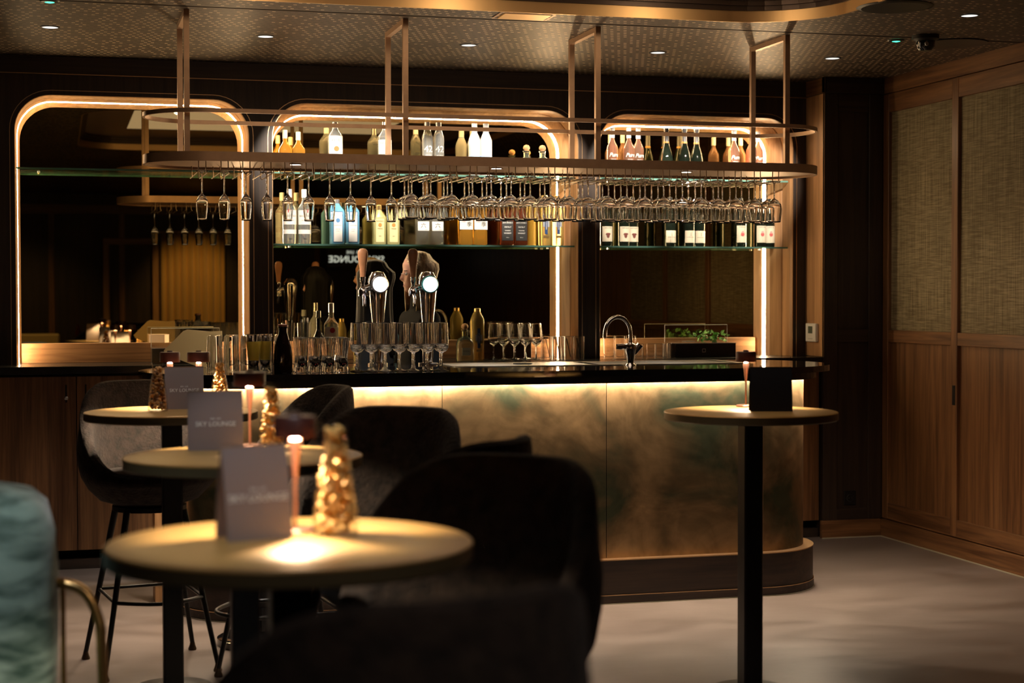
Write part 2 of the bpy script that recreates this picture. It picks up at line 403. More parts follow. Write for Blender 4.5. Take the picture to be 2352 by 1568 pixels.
# recessed coffer with bronze lip and stepped dark rings
cof = MB(); prof = [(0, 0), (0, .05)]
def coff(ins, z): return [(x, y, CEIL+z) for x, y in rrect(CX0+ins, CX1-ins, CY0+ins, CY1-ins, max(.1, CR-ins))]
lip = MB(); lip.ribbon(coff(-.012, -.004), coff(0, -.004), True); lip.ribbon(coff(0, -.004), coff(0, .05), True)
lip.build('coffer_lip', mat('bright_bronze', (.72, .47, .22), .42, 1), ceiling, True)
st = MB()
for k in range(3):
    a, b = .012+.02*k, .05+.022*k
    st.ribbon(coff(a-.012 if k == 0 else a-.02, b), coff(a, b), True); st.ribbon(coff(a, b), coff(a, b+.022), True)
st.build('coffer_step', mat('dark_bronze', (.09, .06, .045), .4, .6), ceiling, False)
ct = MB(); ct.add(coff(.05, .116), [tuple(range(len(coff(.05, .116))))]); ct.build('coffer_top', mat('coffer_top', (.55, .42, .33), .35, .3), ceiling)
# right wall: stiles, rails and panels
wr = struct(MB().box(RX+.03, RX+.2, BW, 10.6, 0, CEIL).build('wall_right', woodZ))
MB().box(RX-.005, RX+.03, BW, 9.5, 2.774, CEIL).build('crown', woodY, wr)
ys = [9.50, 8.60, 7.62, 6.65, 5.7]
for k, y in enumerate(ys):
    y1 = y if k == 0 else y+.07
    MB().box(RX, RX+.03, y-(.07 if k == 0 else 0), y1, .115, 2.77, .003).build('stile', woodZ, wr)
for a, b in zip(ys, ys[1:]):
    y1 = a-(.07 if a == ys[0] else 0); y0 = b+.07
    for z0, z1 in ((.115, .215), (1.225, 1.30), (2.655, 2.77)):
        MB().box(RX+.002, RX+.03, y0+.001, y1-.001, z0, z1, .002).build('rail', woodY, wr)
    MB().box(RX+.022, RX+.031, y0, y1, .215, 1.225).build('lower_panel', woodZ, wr)
    MB().box(RX+.022, RX+.031, y0, y1, 1.30, 2.655).build('grasscloth_panel', grass, wr, label='woven grasscloth upper panel')
MB().box(RX-.004, RX+.001, 8.615, 8.645, .88, .995, .002).build('flush_handle', black, wr, label='black slot door pull')
struct(MB().box(RX-.015, RX+.01, BW, 9.49, 0, .11, .003).build('baseboard_right', woodY))
struct(MB().box(RX-.020, RX-.015, BW, 9.48, 0, .006).build('trim_1', mat('sealant', (.4, .37, .28), .5)))
# corner pilaster between back bar and right wall
PF = 9.50; PX = 4.61
pil = struct(MB().box(PX, RX+.2, PF+.02, 10.3, 0, CEIL).build('wall_pilaster', darkZ))
MB().box(PX-.004, PX+.0, PF+.0, WY, 1.135, 2.77, .001).build('lit_side_panel', oakZ, pil, label='pilaster side panel, lit tone in the wood colour')  # lighter wood colour carries the light falling on this pilaster side
MB().box(PX-.012, RX-.0, PF-.022, PF+.021, 2.774, CEIL-.001, .002).build('crown', darkX, pil)
MB().box(PX-.012, PX+.0, PF-.022, WY, 2.774, CEIL-.001, .002).build('crown', woodY, pil)
for x0, x1 in ((PX-.004, 4.70), (4.915, RX-.001)):
    MB().box(x0, x1, PF, PF+.021, .11, 2.774, .002).build('stile', darkZ, pil)
for z0, z1 in ((.11, .178), (1.225, 1.305), (2.66, 2.774)):
    MB().box(4.701, 4.914, PF+.003, PF+.021, z0, z1, .001).build('rail', darkX, pil)
struct(MB().box(PX-.02, RX-.015, PF-.02, PF+.01, 0, .11, .002).build('baseboard_pilaster', woodX))
struct(MB().box(PX-.02, RX-.02, PF-.024, PF-.019, 0, .006).build('trim_2', bpy.data.materials['sealant']))
# side and back walls of the lounge (seen only in the mirrors)
struct(MB().box(LX-.2, LX, BW, 10.6, 0, CEIL).build('wall_left', darkZ))
wb = struct(MB().box(LX-.2, RX+.2, BW-.2, BW, 0, CEIL).build('wall_front', darkZ))
for x in (-1.9, -1.0, -.1, .8, 2.5, 3.4, 4.3):
    MB().box(x, x+.07, BW, BW+.03, 0, 2.6).build('stile', woodZ, wb)
MB().box(LX, RX, BW, BW+.03, 2.6, 2.72).build('rail', woodX, wb)

# back wall with three round-cornered niches
NICHES = [(-.22, 1.08, 2.649, .20, .02, .033, .035), (1.22, 3.083, 2.642, .20, .03, .093, .065), (3.226, 4.512, 2.634, .18, .03, .139, .068)]
CT = 1.132
def arch(x0, x1, zt, r, z0=CT, n=10):
    out = [(x0, z0)]
    for i in range(n+1):
        a = PI-PI/2*i/n; out.append((x0+r+r*math.cos(a), zt-r+r*math.sin(a)))
    for i in range(n+1):
        a = PI/2-PI/2*i/n; out.append((x1-r+r*math.cos(a), zt-r+r*math.sin(a)))
    out.append((x1, z0)); return out
v, f = holed([(LX, 0), (PX, 0), (PX, CEIL), (LX, CEIL)], [arch(a, b, t, r) for a, b, t, r, *_ in NICHES], lambda x, y: (x, WY, y))
wall_b = struct(MB().add(v, f).build('wall_back', darkZ))
fr = MB().box(LX, PX-.0, WY-.012, WY, 2.77, CEIL-.002, .002); fr.build('frieze', darkX, wall_b)
MB().box(LX, PX, WY-.015, WY-.011, 2.766, 2.770).build('frieze_inlay', brass_thin, wall_b)
MB().box(-.35, PX-.002, WY+.001, MY+.03, 1.095, CT).build('niche_sill', stone2, wall_b)
MB().box(LX, RX, 10.3, 10.4, 0, CEIL).build('rear_lining', black, wall_b)
nic = []
for k, (a, b, t, r, iL, iR, iT) in enumerate(NICHES):
    def P(fr_, Y): return [(x, Y, z) for x, z in arch(a+iL*fr_, b-iR*fr_, t-iT*fr_, r)]
    o = MB()
    stn = [(0, WY-.004), (.06, WY+.02), (.12, WY+.11)]
    for (f0, y0), (f1, y1) in zip(stn, stn[1:]): o.ribbon(P(f0, y0), P(f1, y1))
    root = struct(o.build('niche_%d' % (k+1), oakZ, None, True)); nic.append(root)
    fl = (.4, .72, .75)[k]
    o = MB(); stn = [(.12, WY+.11), (.09, WY+.112), (.09, WY+.120), (.14, WY+.122), (fl*.75, WY+.17), (fl-.06, MY-.092)]
    for (f0, y0), (f1, y1) in zip(stn, stn[1:]): o.ribbon(P(f0, y0), P(f1, y1))
    o.build('inner_cove', oakZ, root, True)
    o = MB(); o.ribbon(P(fl-.06, MY-.092), P(fl+.01, MY-.064)); o.build('led_strip', led, root)
    o = MB(); o.ribbon(P(fl+.01, MY-.064), P(fl+.05, MY-.058)); o.ribbon(P(fl+.05, MY-.058), P(1.0, MY)); o.build('rear_lip', oakZ, root)
    pts = P(1.0, MY); o = MB(); o.add(pts, [tuple(range(len(pts)))]); o.build('mirror', mirror, root, label='smoked mirror')
    o = MB(); e = .0035
    A = [(x, WY-.005, z) for x, z in arch(a, b, t, r)]; B = [(x, WY-.005, z) for x, z in arch(a-e, b+e, t+e, r+e)]
    o.ribbon(A, B); o.build('edge_inlay', brass_thin, root)
    o = MB(); g = .026
    A = [(x, WY-.004, z) for x, z in arch(a-g, b+g, t+g, r+g)]; B = [(x, WY-.004, z) for x, z in arch(a-g-e, b+g+e, t+g+e, r+g+e)]
    o.ribbon(A, B); o.build('outer_inlay', brass_thin, root)
    MB().box(a+iL, b-iR, MY-.03, MY-.002, CT, 1.246, .002).build('upstand', oakX, root, label='oak upstand board under mirror')
# glass shelves
def shelf(x0, x1, z, label):
    t = thing('glass_shelf', label, 'shelf', ((x0+x1)/2, 9.92, z), 0, 'glass shelves in the niches'); w = (x1-x0)/2
    MB().box(-w, w, -.115, .125, -.010, 0, .001).build('pane', pane, t)
    MB().box(-w, w, -.119, -.1155, -.010, 0).build('front_edge', pane_edge, t, label='green polished glass edge')
    for x in (-w+.12, w-.12):
        MB().cyl(.008, -.016, -.0105, 10, x, .06).build('bracket', steel, t)
LO, UP = 1.825, 2.246
shelf(-.215, 1.075, UP, 'upper glass shelf in the left niche, empty')
shelf(1.225, 3.075, UP, 'upper glass shelf in the middle niche under the spirits')
shelf(3.232, 4.50, UP, 'upper glass shelf in the right niche under rose bottles')
shelf(1.225, 3.075, LO, 'lower glass shelf in the middle niche behind hanging glasses')
shelf(3.232, 4.50, LO, 'lower glass shelf in the right niche under wine bottles')

# back counter and its cabinets
bc = thing('back_counter', 'long black stone back counter under the mirrored niches', 'counter', (1.2, 9.6, 0))
MB().box(LX-1.2+.01, PX-1.2-.005, -.10, .155, 1.095, CT, .002).build('worktop', stone2, bc)
MB().box(LX-1.2, PX-1.2-.01, -.04, .15, 0, .055).build('plinth', darkX, bc)
MB().box(LX-1.2, PX-1.2-.01, -.045, .15, 1.085, 1.0945).build('shadow_gap', black, bc)
xs = [LX, -1.85, -1.1, -.5, .1, .7, 1.3, 1.9, 2.5, 3.1, 3.7, 4.15, PX-.012]
for a, b in zip(xs, xs[1:]):
    cb = thing('base_cabinet', None, 'cabinet', ((a+b)/2, 9.56, 0)); w = (b-a)/2
    MB().box(-w+.001, w-.001, 0, .18, .105, 1.08).build('carcass', black, cb)
    d_ = MB().box(-w+.002, w-.002, -.02, -.001, .108, 1.075, .001).build('door', woodZ, cb)
    tag(cb, {0: 'x'}.get(1, 'walnut base cabinet under back counter, spanning %.1f to %.1f m' % (a, b)), 'cabinet', 'walnut cabinets under the back counter')
    if a in (-.5, .1):
        sx = w-.055 if a == -.5 else -w+.05
        MB().box(sx-.004, sx+.004, -.026, -.0205, .93, 1.03, .002).build('latch', blackmetal, d_)
        MB().lathe([(.011, 0), (.011, .004), (.006, .006), (0, .006)], 12, ax='y', cx=0).build('lock', steel, d_, loc=(sx, -.021, .955))
    cb_lab = {LX: 'walnut base cabinet at the far left end, beyond the frame edge', -1.85: 'walnut base cabinet second from the left wall, out of frame', -1.1: 'walnut base cabinet behind the teal chair, at left frame edge', -.5: 'walnut base cabinet left of the door gap above teal chair',
              .1: 'walnut base cabinet behind the stool facing the camera', .7: 'walnut base cabinet behind the left end of the bar', 1.3: 'walnut base cabinet behind the brown bottle on the bar', 1.9: 'walnut base cabinet behind the beer taps', 2.5: 'walnut base cabinet behind the wine glasses on counter',
              3.1: 'walnut base cabinet behind the sink tap', 3.7: 'walnut base cabinet behind the garnish case', 4.15: 'walnut base cabinet at right end beside the corner pilaster'}
    cb['label'] = cb_lab[a]

# ---------------------------------------------------------------- the bar
def stadium(x0, x1, y0, y1, r=None, n=14):
    r = r or (y1-y0)/2-.0005
    return rrect(x0, x1, y0, y1, r, n)
bar = thing('bar_counter', 'long brass fronted bar counter with round ends and black top', 'bar', (2.1, 8.05, 0))
def bx(pts): return [(x-2.1, y-8.05) for x, y in pts]
def shell_(mb, loop, z0, z1, top=False):
    mb.ribbon([(x, y, z0) for x, y in loop], [(x, y, z1) for x, y in loop], True)
    if top: mb.add([(x, y, z1) for x, y in loop], [tuple(range(len(loop)))])
MB().prism(bx(stadium(.367, 3.88, 7.5, 8.6)), 1.135, 1.165).build('bar_top', stone, bar)
MB().prism(bx(stadium(.44, 3.81, 7.575, 8.53)), 1.103, 1.1345).build('top_underframe', black, bar)
# curved body: patinated front sheets split by seams
fr = stadium(.60, 3.80, 7.80, 8.50, None, 20)
n_ = len(fr)
front = [p for p in fr if p[1] < 8.2]
front.sort(key=lambda p: (p[0] if p[1] < 7.801 else (p[0]))); 
def panel(x0, x1, flat=True):
    return MB().box(x0-2.1, x1-2.1, -.25, -.235, .218, 1.103).build('front_panel', patina, bar)
for x0, x1 in ((.951, 1.78), (1.783, 2.61), (2.613, 3.442)): panel(x0, x1)
def arcpanel(cx, a0, a1, nm, mt, R0=.35, R1=.335, z0=.218, z1=1.103, lab=None):
    A = [(cx-2.1+R0*math.cos(a0+(a1-a0)*i/24), .10+R0*math.sin(a0+(a1-a0)*i/24)) for i in range(25)]
    B = [(cx-2.1+R1*math.cos(a0+(a1-a0)*i/24), .10+R1*math.sin(a0+(a1-a0)*i/24)) for i in range(25)][::-1]
    o = MB().prism(A+B, z0, z1).build(nm, mt, bar, True)
    if lab: o['label'] = lab
arcpanel(3.449, -PI/2, -PI*.18, 'curved_panel', patina, lab='curved patinated brass end sheet')
arcpanel(3.449, -PI*.179, PI/2, 'curved_panel', woodZ, lab='curved walnut end sheet')
arcpanel(.945, PI, PI*1.5, 'curved_panel', patina)
MB().box(3.4425-2.1, 3.4485-2.1, -.253, -.24, .218, 1.103).build('seam_strip', brass_thin, bar)
MB().box(.95-2.1, 3.44-2.1, -.22, .40, .06, 1.10).build('core', black, bar)
kick = MB(); shell_(kick, bx(stadium(.55, 3.85, 7.75, 8.55)), .045, .216)
kick.build('kick_board', darkX, bar, True)
kt = MB(); kt.prism(bx(stadium(.547, 3.853, 7.747, 8.553)), .214, .219); kt.build('kick_cap', brass_thin, bar)
kb = MB(); kb.prism(bx(stadium(.545, 3.855, 7.744, 8.556)), 0, .042); kb.build('plinth', darkX, bar)
kt = MB(); kt.prism(bx(stadium(.544, 3.856, 7.742, 8.558)), .042, .045); kt.build('plinth_cap', brass_thin, bar)
MB().prism(bx(stadium(.54, 3.86, 7.739, 8.562)), 0, .004).build('floor_joint', bpy.data.materials['sealant'], bar)
lb = MB(); A = stadium(.575, 3.825, 7.775, 8.45, .337, 14); B = stadium(.587, 3.813, 7.787, 8.44, .331, 14)
lb.ribbon([(x, y, 1.102) for x, y in bx(A)], [(x, y, 1.102) for x, y in bx(B)], True); lb.build('led_strip', led_bar, bar)
lc = MB(); A = stadium(.560, 3.840, 7.760, 8.462, .345, 14); B = stadium(.564, 3.836, 7.764, 8.458, .343, 14)
lc.ribbon([(x, y, 1.088) for x, y in bx(A)], [(x, y, 1.1025) for x, y in bx(A)], True); lc.ribbon([(x, y, 1.1025) for x, y in bx(B)], [(x, y, 1.088) for x, y in bx(B)], True)
lc.ribbon([(x, y, 1.088) for x, y in bx(B)], [(x, y, 1.088) for x, y in bx(A)], True); lc.build('led_shield', blackmetal, bar)  # added hidden lip that keeps the strip's light off the floor
MB().box(.455-2.1, .53-2.1, .32, .50, 0, 1.10, .002).build('end_panel', oakZ, bar, label='lit oak end panel')
# sink set into the bar top
sk = thing('bar_sink', 'steel sink with drainer rim set into the bar top', 'sink', (2.65, 8.22, 1.1655))
rim = MB(); rim.ribbon([(x-2.65, y-8.22, .003) for x, y in rrect(1.90, 3.45, 8.02, 8.46, .05)], [(x-2.65, y-8.22, .003) for x, y in rrect(1.93, 3.42, 8.05, 8.43, .04)], True)
rim.ribbon([(x-2.65, y-8.22, 0) for x, y in rrect(1.90, 3.45, 8.02, 8.46, .05)], [(x-2.65, y-8.22, .003) for x, y in rrect(1.90, 3.45, 8.02, 8.46, .05)], True)
rim.build('rim', steel, sk)
MB().box(-.72, -.02, -.165, .205, .0005, .002).build('drainer', steel, sk)
b_ = MB(); b_.ribbon([(x, y, .002) for x, y in rrect(.02, .74, -.16, .20, .05)], [(x, y, -.0) for x, y in rrect(.05, .71, -.13, .17, .04)], True)
b_.add([(x, y, 0) for x, y in rrect(.05, .71, -.13, .17, .04)], [tuple(range(36))]); b_.build('basin', mat('basin_steel', (.3, .3, .31), .3, 1), sk)
MB().cyl(.05, .003, .008, 24, -.35, 0).build('plug', black, sk)
# curved chrome tap
tp = thing('sink_tap', 'chrome gooseneck tap standing at the bar sink', 'tap', (2.80, 7.98, 1.165))
MB().lathe([(.030, 0), (.028, .006), (.017, .012), (.022, .05), (.034, .085), (.03, .105), (.013, .115), (0, .115)], 20).build('body', chrome, tp, True)
pts = [(0, 0, .10), (0, 0, .16)]+[(-.068+.068*math.cos(a), .0, .16+.085*math.sin(a)) for a in [PI*i/14 for i in range(15)]]+[(-.139, 0, .14)]
pts = [(p[0]-.0, p[1], p[2]) for p in pts]
MB().tube(pts, .0105, 12).build('spout', chrome, tp, True)
MB().lathe([(0, -.03), (.014, -.028), (.017, 0), (.014, .024), (0, .03)], 14, ax='x').build('handle', chrome, tp, True, loc=(-.045, 0, .095))
MB().tube([(.02, 0, .06), (.05, -.01, .105)], [.012, .017], 12).build('lever', chrome, tp, True)

# beer taps
def beer_tap(x, ring, lab):
    t = thing('beer_tap', lab, 'beer tap', (x, 8.40, 1.165), 0, 'beer taps on the bar')
    col = MB().lathe([(.052, 0), (.052, .01), (.028, .014), (.028, .10), (.032, .22), (.042, .33), (.050, .40), (.050, .425), (.046, .45), (.03, .475), (0, .48)], 28)
    col.build('column', chrome, t, True)
    MB().lathe([(0, 0), (.044, 0), (.046, .008), (.040, .016), (.040, .017), (0, .017)], 28, ax='y').build('badge_ring', ring, t, True, loc=(.002, -.045, .412))
    MB().lathe([(0, 0), (.038, 0), (.034, .003), (0, .005)], 28, ax='y').build('badge_light', mat('badge_light', (1, 1, 1), .5, emit=(.93, .92, 1), es=5), t, True, loc=(.002, -.0625, .412))
    MB().tube([(-.035, -.01, .40), (-.085, -.02, .385)], .017, 12).build('valve', chrome, t, True)
    MB().lathe([(.024, 0), (.025, .03), (.018, .042), (.010, .05), (.010, .065), (.015, .075), (.015, .098), (0, .098)], 16, -.085+.017, -.02).build('valve_body', chrome, t, True, loc=(-.012, 0, .352))
    MB().tube([(-.080, -.03, .37), (-.080, -.06, .34), (-.080, -.065, .30)], .009, 10).build('nozzle', chrome, t, True)
    h = MB().lathe([(0, 0), (.013, .001), (.017, .05), (.0245, .10), (.0265, .122), (.024, .138), (.014, .148), (0, .15)], 20, sq=(2.5, 1, .55, 0))
    h.build('tap_handle', mat('handle_wood', (.40, .17, .075), .4, noise=.15, nscale=20), t, True, loc=(-.080, -.02, .445), label='tan wooden tap handle')
    return t
beer_tap(1.582, steel, 'left beer tap with glowing white badge and wooden handle')
beer_tap(1.842, mat('teal_ring', (.2, .75, .72), .3), 'right beer tap with teal rimmed badge before blonde woman')

# ---------------------------------------------------------------- hanging bottle and glass rack
rk = thing('hanging_rack', 'long bronze oval glass rack hung from the ceiling over the bar', 'rack', (2.15, 8.245, 0))
def rx(pts): return [(x-2.15, y-8.245) for x, y in pts]
def ring(mb, x0, x1, y0, y1, th, z0, z1):
    A = rx(stadium(x0, x1, y0, y1)); B = rx(stadium(x0+th, x1-th, y0+th, y1-th))
    for L_, a, b in ((A, z0, z1), (B, z1, z0)): mb.ribbon([(x, y, a) for x, y in L_], [(x, y, b) for x, y in L_], True)
    mb.ribbon([(x, y, z1) for x, y in A], [(x, y, z1) for x, y in B], True); mb.ribbon([(x, y, z0) for x, y in B], [(x, y, z0) for x, y in A], True)
m_ = MB(); ring(m_, .405, 3.925, 7.955, 8.535, .012, 2.155, 2.200); m_.build('shelf_band', brass, rk, True)
m_ = MB(); ring(m_, .405, 3.925, 7.955, 8.535, .012, 2.383, 2.403); m_.build('upper_rail', brass, rk, True)
m_ = MB(); A = rx(stadium(.417, 3.913, 7.967, 8.523)); m_.prism(A, 2.166, 2.178); m_.build('shelf_plate', brass, rk)
for x in (.60, 1.652, 2.64, 3.675):
    fr_ = MB()
    X = x-2.15
    for y in (-.22, .22): fr_.box(X-.013, X+.013, y-.013, y+.013, 2.200, CEIL)
    fr_.box(X-.013, X+.013, -.207, .207, CEIL-.026, CEIL-.0005)
    fr_.build('hanger_frame', brass, rk)
for x in (1.136, 2.155, 3.181):
    d_ = MB().lathe([(.034, .0), (.034, -.004), (.026, -.005)], 24).build('downlight', brass, rk, loc=(x-2.15, -.055, 2.166))
    MB().lathe([(0, -.0045), (.026, -.0045)], 24).build('lens', dl_on, d_)
FX = [0.671, 0.776, 0.879, 0.979, 1.079, 1.181, 1.283, 1.385, 1.486, 1.588]
WX = [1.69, 1.789, 1.893, 1.997, 2.096, 2.195, 2.294, 2.401, 2.5, 2.604, 2.706, 2.808, 2.908, 3.012, 3.112, 3.215, 3.312, 3.409, 3.516, 3.619]
wr_ = MB()
for s in (-1, 1):
    x = s*.017
    wr_.tube([(x, -.21, 2.166), (x, -.21, 2.112), (x+s*.006, -.215, 2.105), (x+s*.006, .215, 2.105), (x, .21, 2.112), (x, .21, 2.166)], .0026, 6)
w0 = wr_.build('wire_hanger', mat('bronze_wire', (.42, .30, .20), .35, 1), rk, loc=(FX[0]-2.15, 0, 0))
for x in FX[1:]+WX:
    c = w0.copy(); C.objects.link(c); c.parent = rk; c.location = (x-2.15, 0, 0)
# hanging glasses (origin at the foot, bowl pointing down)
def glass_mesh(outer, th, inner_from, n=22, flip=False):
    """outer: (r,z) from foot centre to rim; inner wall follows back from the rim down to inner_from"""
    inner = [(max(r-th, 0.0), z) for r, z in outer if z >= inner_from]
    inner = inner[::-1]; inner[-1] = (0, inner[-1][1]+th*1.2)
    prof = outer+inner
    if flip: prof = [(r, -z) for r, z in prof]
    mb = MB().lathe(prof, n)
    if flip: mb.f = [t[::-1] for t in mb.f]
    return mb
wine = [(0, 0), (.034, 0), (.035, .0015), (.012, .005), (.004, .012), (.0035, .085), (.006, .092), (.022, .102), (.036, .122), (.0405, .145), (.039, .17), (.034, .205), (.0325, .214)]
flute = [(0, 0), (.032, 0), (.033, .0015), (.010, .005), (.004, .012), (.0035, .098), (.006, .108), (.018, .122), (.026, .138), (.0275, .155), (.026, .185), (.022, .225), (.021, .234)]
def glass_thing(name, mesh, label, loc, group, cat='glass', rz=0):
    o = bpy.data.objects.new(name, mesh); C.objects.link(o); o.location = loc; o.rotation_euler = (0, 0, rz)
    return tag(o, label, cat, group)
def mk(mb, m=glass):
    me = bpy.data.meshes.new('glassware'); me.from_pydata(mb.v, [], mb.f); me.update(); me.materials.append(m)
    me.polygons.foreach_set('use_smooth', [True]*len(me.polygons)); return me
wm = mk(glass_mesh(wine, .0016, .10, flip=True)); fm = mk(glass_mesh(flute, .0016, .115, flip=True))
for i, x in enumerate(FX):
    glass_thing('champagne_flute', fm, '%s flute from the left hanging upside down in the rack' % ORD[i], (x, 8.06, 2.114), 'flutes hanging in the rack')
for i, x in enumerate(WX):
    for k, (row, y) in enumerate((('front', 8.06), ('middle', 8.15), ('back', 8.24))):
        glass_thing('wine_glass', wm, 'hanging wine glass, %s row, %s column counted from the flutes' % (row, ORD[i]), (x+random.uniform(-.004, .004), y+random.uniform(-.006, .006), 2.113), 'wine glasses hanging in the rack')

# ---------------------------------------------------------------- bottles
paper = mat('white_paper', (.85, .84, .80), .6); cream = mat('cream_paper', (.74, .66, .50), .6); ink = mat('ink', (.02, .02, .02), .6)
redink = mat('red_ink', (.45, .03, .04), .5); orange = mat('orange_foil', (.75, .30, .08), .4); silverfoil = mat('grey_foil', (.22, .22, .23), .35, .6)
whitecap = mat('white_cap', (.80, .80, .80), .35); goldcap = mat('gold_cap', (.66, .48, .22), .3, .9); blueink = mat('blue_ink', (.02, .06, .18), .5)
cork = mat('cork', (.50, .28, .13), .7, noise=.2, nscale=60)
clearb = mat('clear_bottle', (.90, .94, .92), .01, trans=.82, ior=1.36)
blueb = mat('blue_bottle', (.20, .52, .78), .05, trans=.45, ior=1.36)
frostb = mat('frosted_bottle', (.92, .93, .92), .45, trans=.35)
yellowb = mat('yellow_frosted_bottle', (.82, .78, .35), .35, trans=.45)
amberb = mat('amber_bottle', (.80, .38, .05), .02, trans=.65, ior=1.36)
brownb = mat('brown_bottle', (.16, .035, .012), .03, trans=.5, ior=1.36)
roseb = mat('rose_bottle', (.88, .48, .32), .02, trans=.8, ior=1.36)
winedark = mat('dark_wine_bottle', (.008, .012, .008), .04)
goldb = mat('golden_bottle', (.80, .62, .22), .02, trans=.65, ior=1.36)
ROUND = lambda r, h, sh, nr: [(0, 0), (r*.9, 0), (r, .006), (r, sh), (r*.93, sh+.014), (nr*1.5, sh+.042), (nr, sh+.058), (nr, h-.045)]
def bottle(name, x, y, z, lab, grp, m, r, h, sh, nr, cap=whitecap, caph=.045, lbl=None, txt=(), sq=None, capr=None, rz=0):
    """lbl=(z0,z1,mat,half-angle); txt=[(string,size,z,mat)]"""
    t = thing(name, lab, 'bottle', (x, y, z), rz, grp)
    s = (sq[0], sq[1], sq[2], nr*1.6) if sq else None
    MB().lathe(ROUND(r, h, sh, nr), 24, sq=s).build('body', m, t, True)
    cr = capr or nr+.002
    MB().lathe([(0, 0), (cr, 0), (cr, caph-.002), (cr-.002, caph), (0, caph)], 18).build('cap', cap, t, True, loc=(0, 0, h-caph))
    for q_, L_ in enumerate(lbl or ()):
        z0, z1, lm, ha = L_[:4]
        if sq:
            w = r*sq[1]*ha; yy = -r*sq[2]-.0012-.0006*q_
            l = MB().box(-w, w, yy-.0006, yy+.001, z0, z1).build('label', lm, t); by = yy-.0012
        else:
            R = r+.0007; n = 14; A = [(R*math.sin(-ha+2*ha*i/n), -R*math.cos(-ha+2*ha*i/n)) for i in range(n+1)]
            l = MB().ribbon([(a, b, z0) for a, b in A], [(a, b, z1) for a, b in A]).build('label', lm, t, True); by = -R-.0004
    for s_, size, zz, im, *o in txt:
        bnd = None if sq else r+.0012
        yy = (-r*sq[2]-.0028) if sq else -(r+.0012)
        text(s_, size, im, t, (o[0] if o else 0, yy, zz), bend=bnd)
    return t
S1 = 'spirit bottles on the lower middle shelf'; S2 = 'spirit bottles on the upper middle shelf'
def disc(t, r, z, m, y, name='emblem', x=0, n=20):
    MB().lathe([(0, 0), (r, 0), (r, .0006), (0, .0006)], n, ax='y').build(name, m, t, loc=(x, y, z))
# lower shelf, middle niche
for x, lab in ((1.333, 'clear rum bottle at the left end of the lower middle shelf'), (1.420, 'clear rum bottle, second on the lower middle shelf')):
    t = bottle('rum_bottle', x, 9.88, LO, lab, S1, clearb, .041, .325, .20, .013, whitecap, .05, [(.115, .20, paper, 1.1), (.06, .085, paper, 1.1)], [('BACARDI', .017, .165, ink), ('SUPERIOR', .010, .14, ink), ('1862', .013, .03, ink)])
    disc(t, .012, .195, redink, -.0432)
for x, lab in ((1.616, 'blue gin bottle, left one of the pair'), (1.706, 'blue gin bottle, right one of the pair')):
    t = bottle('gin_bottle', x, 9.88, LO, lab, S1, blueb, .046, .268, .19, .013, silverfoil, .035, [(.012, .195, blueink, .66), (.016, .191, paper, .60)], [('BOMBAY', .014, .172, blueink), ('SAPPHIRE', .011, .112, blueink), ('DRY GIN', .006, .09, ink), ('LONDON', .005, .078, ink)], sq=(5, .92, .8))
    disc(t, .013, .142, mat('emblem_blue', (.10, .25, .5), .4), -.0395)
for x, h, lab in ((1.870, .238, 'pale yellow frosted gin bottle, taller of the pair'), (1.953, .215, 'pale yellow frosted gin bottle, shorter of the pair')):
    t = bottle('lemon_gin_bottle', x, 9.88, LO, lab, S1, yellowb, .042, h, .155, .013, goldcap, .03, [(.015, .155, mat('pale_yellow_label', (.80, .74, .40), .6), .62)], [('BOMBAY', .011, .14, goldcap), ('PRESSE', .010, .095, goldcap), ('GIN', .008, .05, ink)], sq=(5, .95, .8))
    disc(t, .011, .118, orange, -.037)
for x, lab in ((2.135, 'hexagonal clear gin bottle, left of the pair'), (2.223, 'hexagonal clear gin bottle, right of the pair')):
    bottle('japanese_gin_bottle', x, 9.88, LO, lab, S1, mat('embossed_clear', (.90, .94, .86), .10, trans=.9, bump=.8, bscale=110), .043, .215, .165, .012, cork, .025, [(.085, .140, paper, .85)], [('六', .036, .115, ink), ('ROKU', .006, .091, ink, .018)], sq=(4, .95, .9))
for x, lab in ((2.401, 'square amber whisky bottle with white label, left of pair'), (2.492, 'square amber whisky bottle with white label, right of pair')):
    bottle('japanese_whisky_bottle', x, 9.88, LO, lab, S1, amberb, .044, .235, .175, .013, whitecap, .03, [(.095, .155, paper, .95)], [('季', .034, .125, ink, .018), ('TOKI', .012, .142, redink, -.018)], sq=(6, .98, .85))
for x, lab in ((2.660, 'square dark whiskey bottle with black label, left of pair'), (2.748, 'square dark whiskey bottle with black label, right of pair')):
    bottle('whiskey_bottle', x, 9.88, LO, lab, S1, brownb, .043, .245, .18, .014, black, .04, [(.03, .150, ink, .82)], [('JACK DANIEL\'S', .0095, .138, paper), ('Old No.7', .011, .112, paper), ('TENNESSEE', .007, .090, paper), ('WHISKEY', .011, .074, paper), ('40% vol', .006, .048, paper)], sq=(6, 1, .9))
def tall_liqueur(x, y, z, lab, grp):
    t = bottle('liqueur_bottle', x, y, z, lab, grp, goldb, .040, .31, .235, .018, goldcap, .038, None, [], sq=(3.4, 1, 1), capr=.020)
    MB().box(-.009, .009, -.0425, -.0405, .07, .19).build('label', blueink, t); MB().box(-.02, .02, -.0423, -.0405, .115, .15).build('label', mat('grey_label', (.35, .38, .42), .5), t)
    MB().box(-.017, .017, -.0425, -.0405, .048, .062).build('label', goldcap, t)
    o = text('ST-GERMAIN', .011, paper, t, (0, -.0432, .13)); o.rotation_euler = (0, PI/2, 0)
    return t
tall_liqueur(2.905, 9.88, LO, 'tall golden liqueur bottle, left one behind hanging glasses', S1)
tall_liqueur(2.985, 9.88, LO, 'tall golden liqueur bottle at right end of lower middle shelf', S1)
